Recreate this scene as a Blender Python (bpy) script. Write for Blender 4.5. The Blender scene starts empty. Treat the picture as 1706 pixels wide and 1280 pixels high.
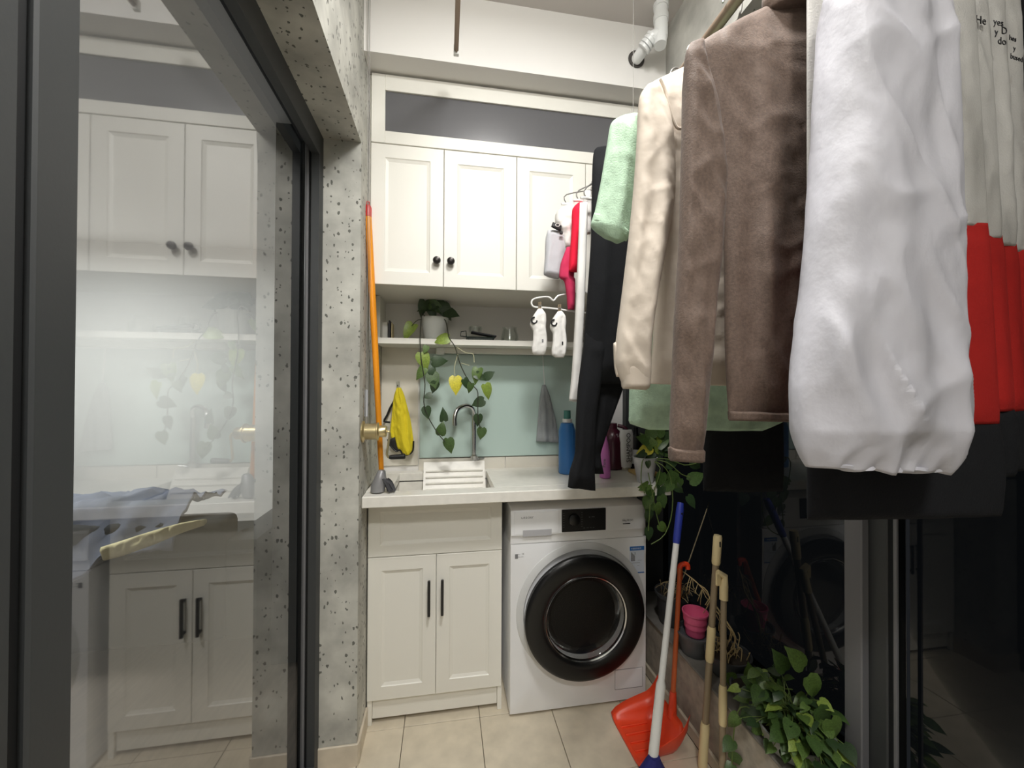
import bpy, bmesh, math, random
from mathutils import Vector, Matrix, noise
random.seed(7)
SC = bpy.context.scene
COL = SC.collection
PI = math.pi
# ------------------------------------------------------------------ camera
F_PX, W_PX, H_PX = 668.025, 1706.0, 1280.0
YAW, PITCH, ROLL = map(math.radians, (9.5154, 0.4722, 0.2545))
CAM = Vector((0.0, 0.0, 1.3384))
_fw = Vector((math.sin(YAW), math.cos(YAW), 0)); _rt = Vector((math.cos(YAW), -math.sin(YAW), 0)); _up = Vector((0, 0, 1))
_f2 = _fw*math.cos(PITCH) + _up*math.sin(PITCH); _u2 = _up*math.cos(PITCH) - _fw*math.sin(PITCH)
_r3 = _rt*math.cos(ROLL) + _u2*math.sin(ROLL); _u3 = _u2*math.cos(ROLL) - _rt*math.sin(ROLL)
cam_d = bpy.data.cameras.new('camera'); cam = bpy.data.objects.new('camera', cam_d); COL.objects.link(cam)
cam_d.sensor_width = 36; cam_d.sensor_fit = 'HORIZONTAL'; cam_d.lens = F_PX/W_PX*36
cam_d.clip_start = 0.02; cam_d.clip_end = 60
cam.matrix_world = Matrix(((_r3.x, _u3.x, -_f2.x, CAM.x), (_r3.y, _u3.y, -_f2.y, CAM.y), (_r3.z, _u3.z, -_f2.z, CAM.z), (0, 0, 0, 1)))
SC.camera = cam
# ------------------------------------------------------------------ world, lights, exposure
w = bpy.data.worlds.new('night'); SC.world = w; w.use_nodes = True
w.node_tree.nodes['Background'].inputs[0].default_value = (0.50, 0.55, 0.62, 1)
w.node_tree.nodes['Background'].inputs[1].default_value = 0.02
vs = SC.view_settings
vs.view_transform = 'Standard'; vs.look = 'None'; vs.gamma = 1; vs.use_curve_mapping = False; vs.exposure = 0.12
SC.cycles.use_denoising = True
SC.cycles.max_bounces = 8; SC.cycles.diffuse_bounces = 5; SC.cycles.glossy_bounces = 4; SC.cycles.transparent_max_bounces = 12
SC.cycles.sample_clamp_indirect = 6; SC.cycles.caustics_reflective = False; SC.cycles.caustics_refractive = False
def area(name, loc, rot, size, power, color, shape='DISK', sy=None):
    d = bpy.data.lights.new(name, 'AREA'); d.shape = shape; d.size = size
    if sy: d.size_y = sy
    d.energy = power; d.color = color
    o = bpy.data.objects.new(name, d); o.location = loc; o.rotation_euler = rot; COL.objects.link(o); return o
LAMP = Vector((0.26, 0.53, 2.79)); LAMP2 = Vector((0.0, -0.78, 2.79))
area('balcony_lamp_light', LAMP - Vector((0, 0, 0.005)), (0, 0, 0), 0.30, 23.5, (1.0, 0.985, 0.955))
area('second_lamp_light', LAMP2 - Vector((0, 0, 0.005)), (0, 0, 0), 0.30, 30.0, (1.0, 0.985, 0.955))
pd = bpy.data.lights.new('balcony_fill_light', 'POINT'); pd.energy = 9; pd.shadow_soft_size = .12; pd.color = (1.0, 0.985, 0.955)  # point fill added under the lamp to brighten the beam and ceiling
po = bpy.data.objects.new('balcony_fill_light', pd); po.location = LAMP - Vector((0, 0, .13)); COL.objects.link(po)
area('room_fill_light', (-2.75, 2.5, 2.545), (0, 0, 0), 0.6, 98.0, (1.0, 0.98, 0.95))  # added light that brightens the room seen through the door glass

# ------------------------------------------------------------------ helpers
def ray(px, py): return _r3*((px-W_PX/2)/F_PX) - _u3*((py-H_PX/2)/F_PX) + _f2
def P(px, py, Y): d = ray(px, py); return CAM + d*(Y/d.y)
def PX(px, py, X): d = ray(px, py); return CAM + d*(X/d.x)
def PZ(px, py, Z): d = ray(px, py); return CAM + d*((Z-CAM.z)/d.z)
def lin(c): return tuple((v/255/12.92 if v/255 <= .04045 else ((v/255+.055)/1.055)**2.4) for v in c) + (1,)
def mat(name, rgb, rough=.6, metal=0, bump=0, scale=60, stretch=(1, 1, 1), vary=0, spec=.5, emit=None, sheen=0, coat=0, vscale=None, bdist=.002):
    m = bpy.data.materials.new(name); m.use_nodes = True; nt = m.node_tree; b = nt.nodes['Principled BSDF']
    b.inputs['Base Color'].default_value = lin(rgb); b.inputs['Roughness'].default_value = rough; b.inputs['Metallic'].default_value = metal
    b.inputs['Specular IOR Level'].default_value = spec
    if sheen: b.inputs['Sheen Weight'].default_value = sheen
    if coat: b.inputs['Coat Weight'].default_value = coat
    if emit: b.inputs['Emission Color'].default_value = lin(emit[0]); b.inputs['Emission Strength'].default_value = emit[1]
    if bump or vary:
        tc = nt.nodes.new('ShaderNodeTexCoord'); mp = nt.nodes.new('ShaderNodeMapping'); mp.inputs['Scale'].default_value = stretch
        nt.links.new(tc.outputs['Object'], mp.inputs[0])
        n = nt.nodes.new('ShaderNodeTexNoise'); n.inputs['Scale'].default_value = scale; n.inputs['Detail'].default_value = 5
        nt.links.new(mp.outputs[0], n.inputs['Vector'])
        if bump:
            bp = nt.nodes.new('ShaderNodeBump'); bp.inputs['Strength'].default_value = bump; bp.inputs['Distance'].default_value = bdist
            nt.links.new(n.outputs[0], bp.inputs['Height']); nt.links.new(bp.outputs[0], b.inputs['Normal'])
        if vary:
            n2 = n
            if vscale:
                n2 = nt.nodes.new('ShaderNodeTexNoise'); n2.inputs['Scale'].default_value = vscale; n2.inputs['Detail'].default_value = 6; nt.links.new(mp.outputs[0], n2.inputs['Vector'])
            r = nt.nodes.new('ShaderNodeValToRGB'); r.color_ramp.elements[0].position = .3; r.color_ramp.elements[1].position = .7
            r.color_ramp.elements[0].color = lin([max(0, c*(1-vary)) for c in rgb]); r.color_ramp.elements[1].color = lin([min(255, c*(1+vary*.5)) for c in rgb])
            nt.links.new(n2.outputs[0], r.inputs[0]); nt.links.new(r.outputs[0], b.inputs['Base Color'])
    return m
def crease(m, strength, scale, stretch, rot, dist):
    nt = m.node_tree; b = nt.nodes['Principled BSDF']
    tc = nt.nodes.new('ShaderNodeTexCoord'); mp = nt.nodes.new('ShaderNodeMapping'); mp.inputs['Scale'].default_value = stretch; mp.inputs['Rotation'].default_value = (0, rot, 0)
    nt.links.new(tc.outputs['Object'], mp.inputs[0])
    n = nt.nodes.new('ShaderNodeTexNoise'); n.noise_type = 'RIDGED_MULTIFRACTAL'; n.inputs['Scale'].default_value = scale; n.inputs['Detail'].default_value = 2.5; n.inputs['Distortion'].default_value = .4
    nt.links.new(mp.outputs[0], n.inputs['Vector'])
    bp = nt.nodes.new('ShaderNodeBump'); bp.inputs['Strength'].default_value = strength; bp.inputs['Distance'].default_value = dist
    nt.links.new(n.outputs[0], bp.inputs['Height'])
    if b.inputs['Normal'].links: nt.links.new(b.inputs['Normal'].links[0].from_socket, bp.inputs['Normal'])
    nt.links.new(bp.outputs[0], b.inputs['Normal']); return m
def concrete(name, rgb):
    m = mat(name, rgb, .85, bump=.35, scale=9, vary=.16); nt = m.node_tree; b = nt.nodes['Principled BSDF']
    tc = nt.nodes.new('ShaderNodeTexCoord'); mp = nt.nodes.new('ShaderNodeMapping'); mp.inputs['Scale'].default_value = (1, 1, .7)
    nt.links.new(tc.outputs['Object'], mp.inputs[0])
    wn = nt.nodes.new('ShaderNodeTexNoise'); wn.inputs['Scale'].default_value = 90; wn.inputs['Detail'].default_value = 2; nt.links.new(mp.outputs[0], wn.inputs['Vector'])
    mx = nt.nodes.new('ShaderNodeMix'); mx.data_type = 'VECTOR'; mx.inputs[0].default_value = .010
    nt.links.new(mp.outputs[0], mx.inputs[4]); nt.links.new(wn.outputs['Color'], mx.inputs[5])
    v = nt.nodes.new('ShaderNodeTexVoronoi'); v.inputs['Scale'].default_value = 82; nt.links.new(mx.outputs[1], v.inputs['Vector'])
    sep = nt.nodes.new('ShaderNodeSeparateColor'); nt.links.new(v.outputs['Color'], sep.inputs[0])
    ml = nt.nodes.new('ShaderNodeMath'); ml.operation = 'MULTIPLY_ADD'; ml.inputs[1].default_value = .95; ml.inputs[2].default_value = -.54; nt.links.new(sep.outputs[0], ml.inputs[0])
    lt = nt.nodes.new('ShaderNodeMath'); lt.operation = 'LESS_THAN'; nt.links.new(v.outputs['Distance'], lt.inputs[0]); nt.links.new(ml.outputs[0], lt.inputs[1])
    old = b.inputs['Base Color'].links[0].from_socket
    mc = nt.nodes.new('ShaderNodeMix'); mc.data_type = 'RGBA'; nt.links.new(lt.outputs[0], mc.inputs[0]); nt.links.new(old, mc.inputs[6]); mc.inputs[7].default_value = lin((104, 104, 98))
    nt.links.new(mc.outputs[2], b.inputs['Base Color'])
    return m
def glass(name, refl, tint, rough=.0, fres=1.0):
    m = bpy.data.materials.new(name); m.use_nodes = True; nt = m.node_tree; nt.nodes.clear()
    o = nt.nodes.new('ShaderNodeOutputMaterial'); mx = nt.nodes.new('ShaderNodeMixShader'); t = nt.nodes.new('ShaderNodeBsdfTransparent'); g = nt.nodes.new('ShaderNodeBsdfGlossy')
    t.inputs[0].default_value = lin(tint); g.inputs['Roughness'].default_value = rough; g.inputs[0].default_value = (1, 1, 1, 1)
    fr = nt.nodes.new('ShaderNodeFresnel'); fr.inputs[0].default_value = 1.5
    a = nt.nodes.new('ShaderNodeMath'); a.operation = 'MULTIPLY_ADD'; a.inputs[1].default_value = fres; a.inputs[2].default_value = refl; a.use_clamp = True
    nt.links.new(fr.outputs[0], a.inputs[0]); nt.links.new(a.outputs[0], mx.inputs[0]); nt.links.new(t.outputs[0], mx.inputs[1]); nt.links.new(g.outputs[0], mx.inputs[2]); nt.links.new(mx.outputs[0], o.inputs[0])
    return m

class MB:
    def __init__(s): s.bm = bmesh.new()
    def box(s, x0, x1, y0, y1, z0, z1, bev=0, seg=1, mtx=None):
        r = bmesh.ops.create_cube(s.bm, size=1); vs = r['verts']
        for v in vs: v.co = Vector(((x0+x1)/2 + v.co.x*(x1-x0), (y0+y1)/2 + v.co.y*(y1-y0), (z0+z1)/2 + v.co.z*(z1-z0)))
        if bev:
            es = list({e for v in vs for e in v.link_edges})
            r = bmesh.ops.bevel(s.bm, geom=es, offset=bev, segments=seg, affect='EDGES', profile=.5); vs = list({v for f in r['faces'] for v in f.verts} | {v for v in vs if v.is_valid})
        if mtx: bmesh.ops.transform(s.bm, matrix=mtx, verts=vs)
        return s
    def rings(s, rings, close=True, caps=(True, True)):
        vv = [[s.bm.verts.new(p) for p in r] for r in rings]; n = len(vv[0])
        for a, b in zip(vv, vv[1:]):
            for i in range(n if close else n-1): s.bm.faces.new((a[i], a[(i+1) % n], b[(i+1) % n], b[i]))
        if caps[0]: s.bm.faces.new(list(reversed(vv[0])))
        if caps[1]: s.bm.faces.new(vv[-1])
        return s
    def lathe(s, prof, mtx=None, n=32, caps=(True, True)):
        mtx = mtx or Matrix()
        return s.rings([[mtx @ Vector((r*math.cos(2*PI*i/n), r*math.sin(2*PI*i/n), z)) for i in range(n)] for r, z in prof], True, caps)
    def tube(s, pts, rad, n=10, smooth=0, caps=True):
        pts = [Vector(p) for p in pts]
        rad = rad if isinstance(rad, (list, tuple)) else [rad]*len(pts)
        if smooth:
            q, rr = [], []
            for i in range(len(pts)-1):
                p0, p1, p2, p3 = pts[max(i-1, 0)], pts[i], pts[i+1], pts[min(i+2, len(pts)-1)]
                for k in range(smooth):
                    t = k/smooth; q.append(.5*((2*p1)+(p2-p0)*t+(2*p0-5*p1+4*p2-p3)*t*t+(3*p1-p0-3*p2+p3)*t**3)); rr.append(rad[i]*(1-t)+rad[i+1]*t)
            q.append(pts[-1]); rr.append(rad[-1]); pts, rad = q, rr
        rings = []; nrm = None
        for i, p in enumerate(pts):
            t = (pts[min(i+1, len(pts)-1)]-pts[max(i-1, 0)]).normalized()
            if nrm is None: nrm = t.orthogonal().normalized()
            else: nrm = (nrm - t*nrm.dot(t)).normalized()
            b = t.cross(nrm); rings.append([p + (nrm*math.cos(2*PI*k/n)+b*math.sin(2*PI*k/n))*rad[i] for k in range(n)])
        return s.rings(rings, True, (caps, caps))
    def poly(s, pts, thick_vec):
        a = [s.bm.verts.new(p) for p in pts]; b = [s.bm.verts.new(Vector(p)+thick_vec) for p in pts]; n = len(pts)
        s.bm.faces.new(a); s.bm.faces.new(list(reversed(b)))
        for i in range(n): s.bm.faces.new((a[(i+1) % n], a[i], b[i], b[(i+1) % n]))
        return s
    def build(s, name, m, parent=None, smooth=False, loc=None):
        bmesh.ops.recalc_face_normals(s.bm, faces=s.bm.faces)
        me = bpy.data.meshes.new(name)
        if parent and loc is None: loc = parent['_o'] if '_o' in parent else None
        L = Vector(loc) if loc is not None else Vector((0, 0, 0))
        if L.length: bmesh.ops.translate(s.bm, vec=-L, verts=s.bm.verts)
        s.bm.to_mesh(me); s.bm.free()
        me.materials.append(m)
        if smooth:
            me.polygons.foreach_set('use_smooth', [True]*len(me.polygons))
            if smooth != 2: me.set_sharp_from_angle(angle=math.radians(38))
        o = bpy.data.objects.new(name, me); COL.objects.link(o)
        if parent: o.parent = parent; o.location = L - abs_loc(parent)
        else: o.location = L
        return o
def abs_loc(o):
    v = Vector(o.location)
    while o.parent: o = o.parent; v += o.location
    return v
def tag(o, label, cat, group=None):
    o['label'] = label; o['category'] = cat
    if group: o['group'] = group
    return o
def thing(name, label, cat, loc, group=None):
    o = bpy.data.objects.new(name, None); COL.objects.link(o); o.location = loc; o.empty_display_size = .05
    return tag(o, label, cat, group)
def pb(mb, name, m, parent, smooth=False):        # a part, built in world space, its origin at its parent's
    return mb.build(name, m, parent, smooth, abs_loc(parent))
def struct(mb, name, m, smooth=False, loc=None):
    o = mb.build(name, m, None, smooth, loc); o['kind'] = 'structure'; return o
def text(name, body, size, m, parent, origin, xdir, ydir, extrude=.0004, align='LEFT'):
    cu = bpy.data.curves.new(name, 'FONT'); cu.body = body; cu.size = size; cu.extrude = extrude; cu.align_x = align; cu.resolution_u = 2
    to = bpy.data.objects.new(name, cu); me = bpy.data.meshes.new_from_object(to); bpy.data.objects.remove(to)
    o = bpy.data.objects.new(name, me); COL.objects.link(o); me.materials.clear(); me.materials.append(m)
    x = Vector(xdir).normalized(); y = Vector(ydir).normalized(); z = x.cross(y)
    R = Matrix(((x.x, y.x, z.x), (x.y, y.y, z.y), (x.z, y.z, z.z))).to_4x4()
    o.parent = parent; o.matrix_local = Matrix.Translation(Vector(origin)-abs_loc(parent)) @ R
    return o

# ------------------------------------------------------------------ materials
M = {}
M['cab'] = mat('warm white cabinet film', (232, 230, 222), .42, bump=.06, scale=30, stretch=(6, 6, .6))
M['beam'] = mat('white plaster', (236, 234, 231), .8, bump=.08, scale=40)
M['ceil'] = mat('grey ceiling paint', (205, 200, 196), .85)
M['conc'] = concrete('bare concrete', (190, 189, 181))
M['conc2'] = concrete('bare concrete right', (190, 189, 183))
M['tile'] = mat('cream floor tile', (212, 201, 180), .35, vary=.06, scale=14, bump=.03)
M['thresh'] = mat('cream marble', (226, 214, 196), .3, vary=.12, scale=11)
M['grout'] = mat('dark grout', (96, 88, 76), .9)
M['skirt'] = mat('cream skirting tile', (208, 197, 178), .4, vary=.08, scale=12)
M['curb'] = mat('grey cement render', (176, 168, 156), .85, bump=.3, scale=25, vary=.14)
M['ledge'] = mat('grey stone ledge', (128, 124, 118), .5, vary=.1, scale=20)
M['alu'] = mat('charcoal aluminium', (54, 56, 57), .5, bump=.05, scale=200)
M['alud'] = mat('dark charcoal seal', (24, 25, 26), .6)
M['alum'] = mat('grey mullion aluminium', (104, 104, 107), .5)
M['alug'] = mat('mid grey aluminium', (112, 112, 114), .5)
M['walltile'] = mat('pale wall tile', (224, 219, 207), .3, vary=.04, scale=6)
M['rwall'] = mat('room wall paint', (226, 224, 224), .9)
M['rfloor'] = mat('dark wood floor', (88, 78, 70), .45, vary=.2, scale=8, stretch=(8, 1, 1))
M['doorglass'] = glass('reflective door glass', .165, (205, 212, 210), .03)
M['winglass'] = glass('night window glass', .004, (120, 124, 126), .02, .055)
M['clear'] = glass('clear glass', .03, (248, 250, 249), .03, .35)
M['greyglass'] = mat('grey back painted glass', (98, 98, 101), .22, spec=.6)
M['teal'] = mat('pale teal glass splashback', (186, 206, 199), .18)
M['black'] = mat('matt black', (16, 16, 17), .45)
M['blackg'] = mat('gloss black plastic', (14, 14, 15), .30, spec=.4)
M['bronze'] = mat('dark bronze', (36, 32, 30), .3, metal=.6)
M['wwhite'] = mat('white enamel', (233, 234, 236), .32)
M['wgrey'] = mat('light grey plastic', (206, 207, 207), .35)
M['drawer'] = mat('grey recess', (176, 176, 180), .35)
M['chrome'] = mat('chrome', (210, 210, 210), .14, metal=1)
M['rubber'] = mat('pale grey gasket', (214, 216, 216), .4)
M['drum'] = mat('drum steel', (44, 44, 44), .4, metal=.5, bump=.9, scale=60, stretch=(3, 3, .5))
M['counter'] = mat('white stone counter', (235, 232, 224), .3, vary=.03, scale=30)
M['inktxt'] = mat('grey print', (120, 120, 122), .6)
M['inkdk'] = mat('black print', (22, 22, 24), .6)
M['blue'] = mat('blue print', (38, 104, 176), .5)
M['paper'] = mat('label paper', (206, 214, 226), .6)
M['brass'] = mat('satin brass', (206, 190, 146), .3, metal=.85)
M['orange'] = mat('varnished orange handle', (236, 150, 30), .35, vary=.08, scale=20, stretch=(1, 1, .2))
M['redcap'] = mat('red plastic', (200, 44, 40), .4)
M['mopgrey'] = mat('silver grey mop', (150, 150, 152), .4, metal=.3)
M['mopdark'] = mat('dark grey fringe', (70, 70, 74), .8, bump=.8, scale=70)
M['yellow'] = mat('yellow microfibre', (226, 206, 42), .9, bump=.8, scale=260, bdist=.003)
M['greycloth'] = mat('grey terry', (150, 154, 156), .95, bump=.7, scale=200)
M['potgrey'] = mat('ribbed white pot', (205, 208, 205), .4)
M['potwhite'] = mat('white marbled pot', (214, 216, 222), .35, vary=.25, scale=8)
M['potblack'] = mat('black nursery plastic', (66, 69, 72), .45)
M['potblack2'] = mat('dark grey nursery plastic', (86, 89, 93), .45)
M['pink'] = mat('pink pot plastic', (224, 96, 138), .5)
M['soil'] = mat('dry soil', (58, 50, 42), .95, bump=1, scale=60)
M['bucket'] = mat('pale grey bowl', (150, 152, 148), .4)
M['stem'] = mat('green stem', (96, 116, 58), .6)
M['stemd'] = mat('dark stem', (48, 50, 36), .6)
M['root'] = mat('pale root', (196, 194, 160), .7)
M['straw'] = mat('dried straw', (186, 164, 118), .8)
LEAF = [mat('leaf green', (90, 116, 56), .4, vary=.22, scale=14), mat('leaf mid green', (70, 96, 48), .4, vary=.22, scale=14),
        mat('leaf dark green', (50, 72, 42), .42, vary=.2, scale=14), mat('leaf lime', (136, 158, 70), .4, vary=.16, scale=14), mat('leaf yellow', (214, 204, 66), .45, vary=.12, scale=14)]
M['white'] = mat('white plastic', (230, 230, 228), .35)
M['pvc'] = mat('white pvc', (236, 238, 238), .3)
M['red'] = mat('orange red plastic', (236, 74, 40), .35)
M['orhandle'] = mat('faded orange handle', (206, 100, 50), .45)
M['navy'] = mat('blue plastic', (44, 58, 150), .4)
M['navyb'] = mat('dark blue bristle', (34, 36, 110), .8, bump=.9, scale=150, stretch=(1, 1, .1))
M['cream'] = mat('cream plastic', (224, 206, 160), .45)
M['taupe'] = mat('taupe lacquered tube', (146, 130, 106), .4)
M['cane'] = mat('bare cane', (150, 138, 112), .7)
M['rod'] = mat('brown anodised rod', (140, 122, 106), .35, metal=.4)
M['steel'] = mat('wire rope', (150, 148, 144), .4, metal=.6)
def fabric(n, rgb, b=.35, sc=320, vary=.05, vs_=8, sheen=.0, rough=.9): return mat(n, rgb, rough, bump=b, scale=sc, vary=vary, vscale=vs_, sheen=sheen, spec=.25)
M['brown'] = mat('taupe brown knit', (104, 87, 77), .7, bump=.35, scale=420, vary=.12, vscale=220, spec=.35, sheen=.10)
M['creamf'] = fabric('cream velvet', (208, 196, 182), .4, 60, .04, 12, rough=.6)
M['mint'] = fabric('mint knit', (176, 202, 178), .5, 300, .09, 50)
M['blackf'] = fabric('black cotton', (22, 23, 26))
M['whitef'] = mat('white nylon', (188, 187, 194), .5, bump=.25, scale=16, stretch=(1, 1, .7), bdist=.02, spec=.3)
crease(M['whitef'], .8, 7, (1.5, 1, .7), .6, .03)
crease(M['brown'], .7, 8, (2.4, 1, .55), .3, .02)
crease(M['creamf'], .6, 7, (1.8, 1, .7), .3, .012)
crease(M['mint'], .4, 7, (1.8, 1, .7), .3, .010)
M['whitec'] = fabric('white cotton', (232, 230, 226))
M['greyw'] = fabric('soft white jersey', (186, 184, 180))
M['redf'] = fabric('red jersey', (164, 32, 28))
M['crimson'] = fabric('bright red cotton', (232, 32, 62))
M['rosef'] = fabric('raspberry cotton', (190, 52, 88))
M['lgrey'] = fabric('light grey cotton', (190, 191, 196))
M['blanket'] = fabric('blue grey quilt', (104, 110, 128), .4, 20)
M['sofa'] = fabric('charcoal upholstery', (46, 49, 53))
M['sand'] = fabric('pale yellow cloth', (226, 214, 170))
M['maroon'] = mat('maroon plastic', (74, 26, 44), .25)
M['pinkb'] = mat('orchid pink plastic', (206, 120, 196), .35)
M['blueb'] = mat('blue detergent bottle', (52, 112, 176), .3)
M['greencap'] = mat('teal cap', (70, 128, 122), .4)
M['bamboo'] = mat('bamboo', (206, 172, 112), .5, vary=.1, scale=20, stretch=(.3, 6, 6))
M['darkgreen'] = mat('dark green wire', (34, 48, 44), .4)
M['glow'] = mat('lamp diffuser', (255, 250, 240), .5, emit=((255, 246, 232), 8.0))
M['extwall'] = mat('outside grey cement', (120, 118, 112), .9, vary=.1, scale=6)

# ------------------------------------------------------------------ setting
XL, YJ = -.30, 1.50          # inner face of the left wall, far jamb of the door opening
ZC, YB = 2.83, 2.0           # ceiling, back wall
ZS = 2.213                   # soffit over the door
m_ = MB().box(-.49, XL, YJ, 2.1, 0, ZC).box(-.49, XL, -1.0, YJ, ZS, ZC); wl = struct(m_, 'wall_left', M['conc'])
wb = struct(MB().box(XL, .93, YB, 2.1, 0, ZC), 'wall_back', M['beam'])
struct(MB().box(-.49, 1.22, -1.1, -1.0, 0, ZC), 'wall_front', M['conc'])
struct(MB().box(-.49, 1.22, -1.1, 2.1, ZC, ZC+.1), 'ceiling', M['ceil'])
ed = struct(MB().box(XL, .90, 1.53, YB, 2.571, ZC), 'trim_1', M['beam'])
wr = struct(MB().box(.95, 1.22, -1.0, 2.1, 0, .262).box(.90, 1.22, -1.0, 2.1, 2.50, ZC), 'wall_right', M['conc2'])
pb(MB().box(.946, .95, -1.0, 2.0, 0, .262), 'curb_render', M['curb'], wr)
pb(MB().box(.94, 1.15, -1.0, 2.0, .262, .272, .003), 'ledge_slab', M['ledge'], wr)
sk = struct(MB().box(.936, .946, -1.0, -.9, 0, .045), 'baseboard_right', M['skirt'])
for i in range(5): pb(MB().box(.934, .946, -.9+i*.6+.001, -.9+(i+1)*.6-.001 if i < 4 else 1.98, 0, .045, .002), 'skirting_tile', M['skirt'], sk)
fl = struct(MB().box(-.49, .95, -1.0, 2.1, -.05, -.012), 'floor', M['grout'])
xs = [XL, -.1505, .1475, .4455, .7435, .934]; ys = [-.765+.3*i for i in range(9)]+[2.0]
for i in range(len(xs)-1):
    for j in range(len(ys)-1):
        if ys[j+1]-ys[j] > .02:
            dz = random.uniform(-.0006, .0006)
            pb(MB().box(xs[i]+.0012, xs[i+1]-.0012, ys[j]+.0012, ys[j+1]-.0012, -.012, 0+dz, .0008), 'tile', M['tile'], fl)
for j in range(2): pb(MB().box(-.49, XL-.001, -.2+j*.85+.001, -.2+(j+1)*.85-.001, -.012, .001, .0008), 'threshold_slab', M['thresh'], fl)
bl = struct(MB().box(-.43, XL+.006, YJ-.008, YJ, 0, .078, .002), 'baseboard_left', M['skirt'])
pb(MB().box(XL, XL+.009, YJ, 1.66, 0, .078, .002), 'skirting_tile', M['skirt'], bl)
# wall tiles behind the sink
for x0, x1, z0, z1 in ((XL, -.125, .96, 1.53), (-.123, .30, .90, .99), (.302, .92, .90, .99)):
    pb(MB().box(x0+.001, x1-.001, YB-.009, YB, z0, z1, .001), 'tile', M['walltile'], wb)

# sliding glass door in the left wall
XG = -.470
d1 = struct(MB().box(-.452, -.427, .30, YJ, 2.132, ZS).box(-.492, -.452, .30, YJ, 2.185, ZS).box(-.452, -.427, 1.455, YJ, .0, 2.132).box(-.492, -.452, 1.482, YJ, .0, 2.185).box(-.452, -.427, .30, 1.455, .001, .055).box(-.492, -.452, .30, 1.482, .001, .03), 'door_1', M['alu'])
pb(MB().box(-.485, -.436, .508, .562, .03, 2.185, .003), 'near_stile', M['alu'], d1)
pb(MB().box(-.48, -.445, .492, .508, .03, 2.185), 'seal_strip', M['alud'], d1)
pb(MB().box(-.485, -.436, .30, .492, .03, 2.185, .003), 'meeting_stile', M['alu'], d1)
pb(MB().box(-.478, -.452, 1.476, 1.482, .03, 2.185), 'seal_strip', M['alud'], d1)
pb(MB().box(-.476, -.462, .562, 1.476, 2.172, 2.186, .002), 'glazing_bead', M['alug'], d1)
pb(MB().box(-.476, -.462, .562, 1.476, .028, .040, .002), 'glazing_bead', M['alug'], d1)
pb(MB().box(-.476, -.464, 1.464, 1.476, .04, 2.172, .002), 'glazing_bead', M['alug'], d1)
g_ = MB(); a = [Vector((XG, y, z)) for y, z in ((.562, .03), (1.47, .03), (1.47, 2.18), (.562, 2.18))]
g_.bm.faces.new([g_.bm.verts.new(p) for p in a]); pb(g_, 'pane', M['doorglass'], d1)

# room behind the glass
struct(MB().box(-4.4, -.49, -1.1, 4.2, -.05, 0), 'floor.001', M['rfloor'])
struct(MB().box(-4.4, -.49, -1.1, 4.2, 2.62, 2.7), 'ceiling.001', M['rwall'])
struct(MB().box(-4.4, -.49, 4.1, 4.2, 0, 2.62), 'wall_room_far', M['rwall'])
struct(MB().box(-4.4, -4.3, -1.1, 4.1, 0, 2.62), 'wall_room_west', M['rwall'])
struct(MB().box(-4.3, -.49, -1.1, -1.0, 0, 2.62), 'wall_room_near', M['rwall'])
struct(MB().box(-.815, -.49, 2.1, 4.1, 0, 2.62), 'wall_room_closet', M['sofa'])

# night window on the right
w1 = struct(MB().box(1.11, 1.17, .85, .96, .272, 2.5, .003).box(1.10, 1.17, -1.0, 2.0, 2.44, 2.5).box(1.10, 1.17, -1.0, 2.0, .272, .31).box(.93, 1.17, 1.96, 2.06, .272, 2.5), 'window_1', M['alu'])
pb(MB().box(1.085, 1.11, .893, .941, .272, 2.45, .003), 'mullion', M['alum'], w1)
pb(MB().box(1.10, 1.107, .821, .829, .31, 2.44, .001), 'sash_stile', M['alum'], w1)
for y0, y1 in ((-1.0, .821), (.96, 1.96)):
    g_ = MB(); g_.bm.faces.new([g_.bm.verts.new((1.14, y, z)) for y, z in ((y0, .31), (y1, .31), (y1, 2.44), (y0, 2.44))]); pb(g_, 'pane', M['winglass'], w1)
g_ = MB(); g_.bm.faces.new([g_.bm.verts.new((1.14, y, z)) for y, z in ((.829, .31), (.85, .31), (.85, 2.44), (.829, 2.44))]); pb(g_, 'pane', M['winglass'], w1)

# ceiling lamp above the camera
for LAMP, lab in ((LAMP, 'round white ceiling lamp over the hanging laundry'), (LAMP2, 'round white ceiling lamp behind the camera')):
  lp = thing('ceiling_lamp', lab, 'lamp', LAMP)
  pb(MB().lathe([(.16, .0), (.17, .005), (.17, .035), (.1, .038)], Matrix.Translation(LAMP), 40), 'lamp_base', M['white'], lp, True)
  pb(MB().lathe([(.02, .0015), (.158, .0015), (.158, .004), (.02, .004)], Matrix.Translation(LAMP), 40), 'lamp_diffuser', M['glow'], lp, True)

RL = Vector((-2.75, 2.5, 2.55))
rl = thing('ceiling_lamp', 'added wide round ceiling lamp, out of view, lighting the room behind the glass', 'lamp', RL)  # lamp body added out of view to carry the room's fill light
pb(MB().lathe([(.31, .0), (.33, .01), (.33, .069), (.2, .069)], Matrix.Translation(RL), 40), 'lamp_base', M['white'], rl, True)
pb(MB().lathe([(.02, -.002), (.30, -.002), (.30, .004), (.02, .004)], Matrix.Translation(RL), 40), 'lamp_diffuser', M['glow'], rl, True)
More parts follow.
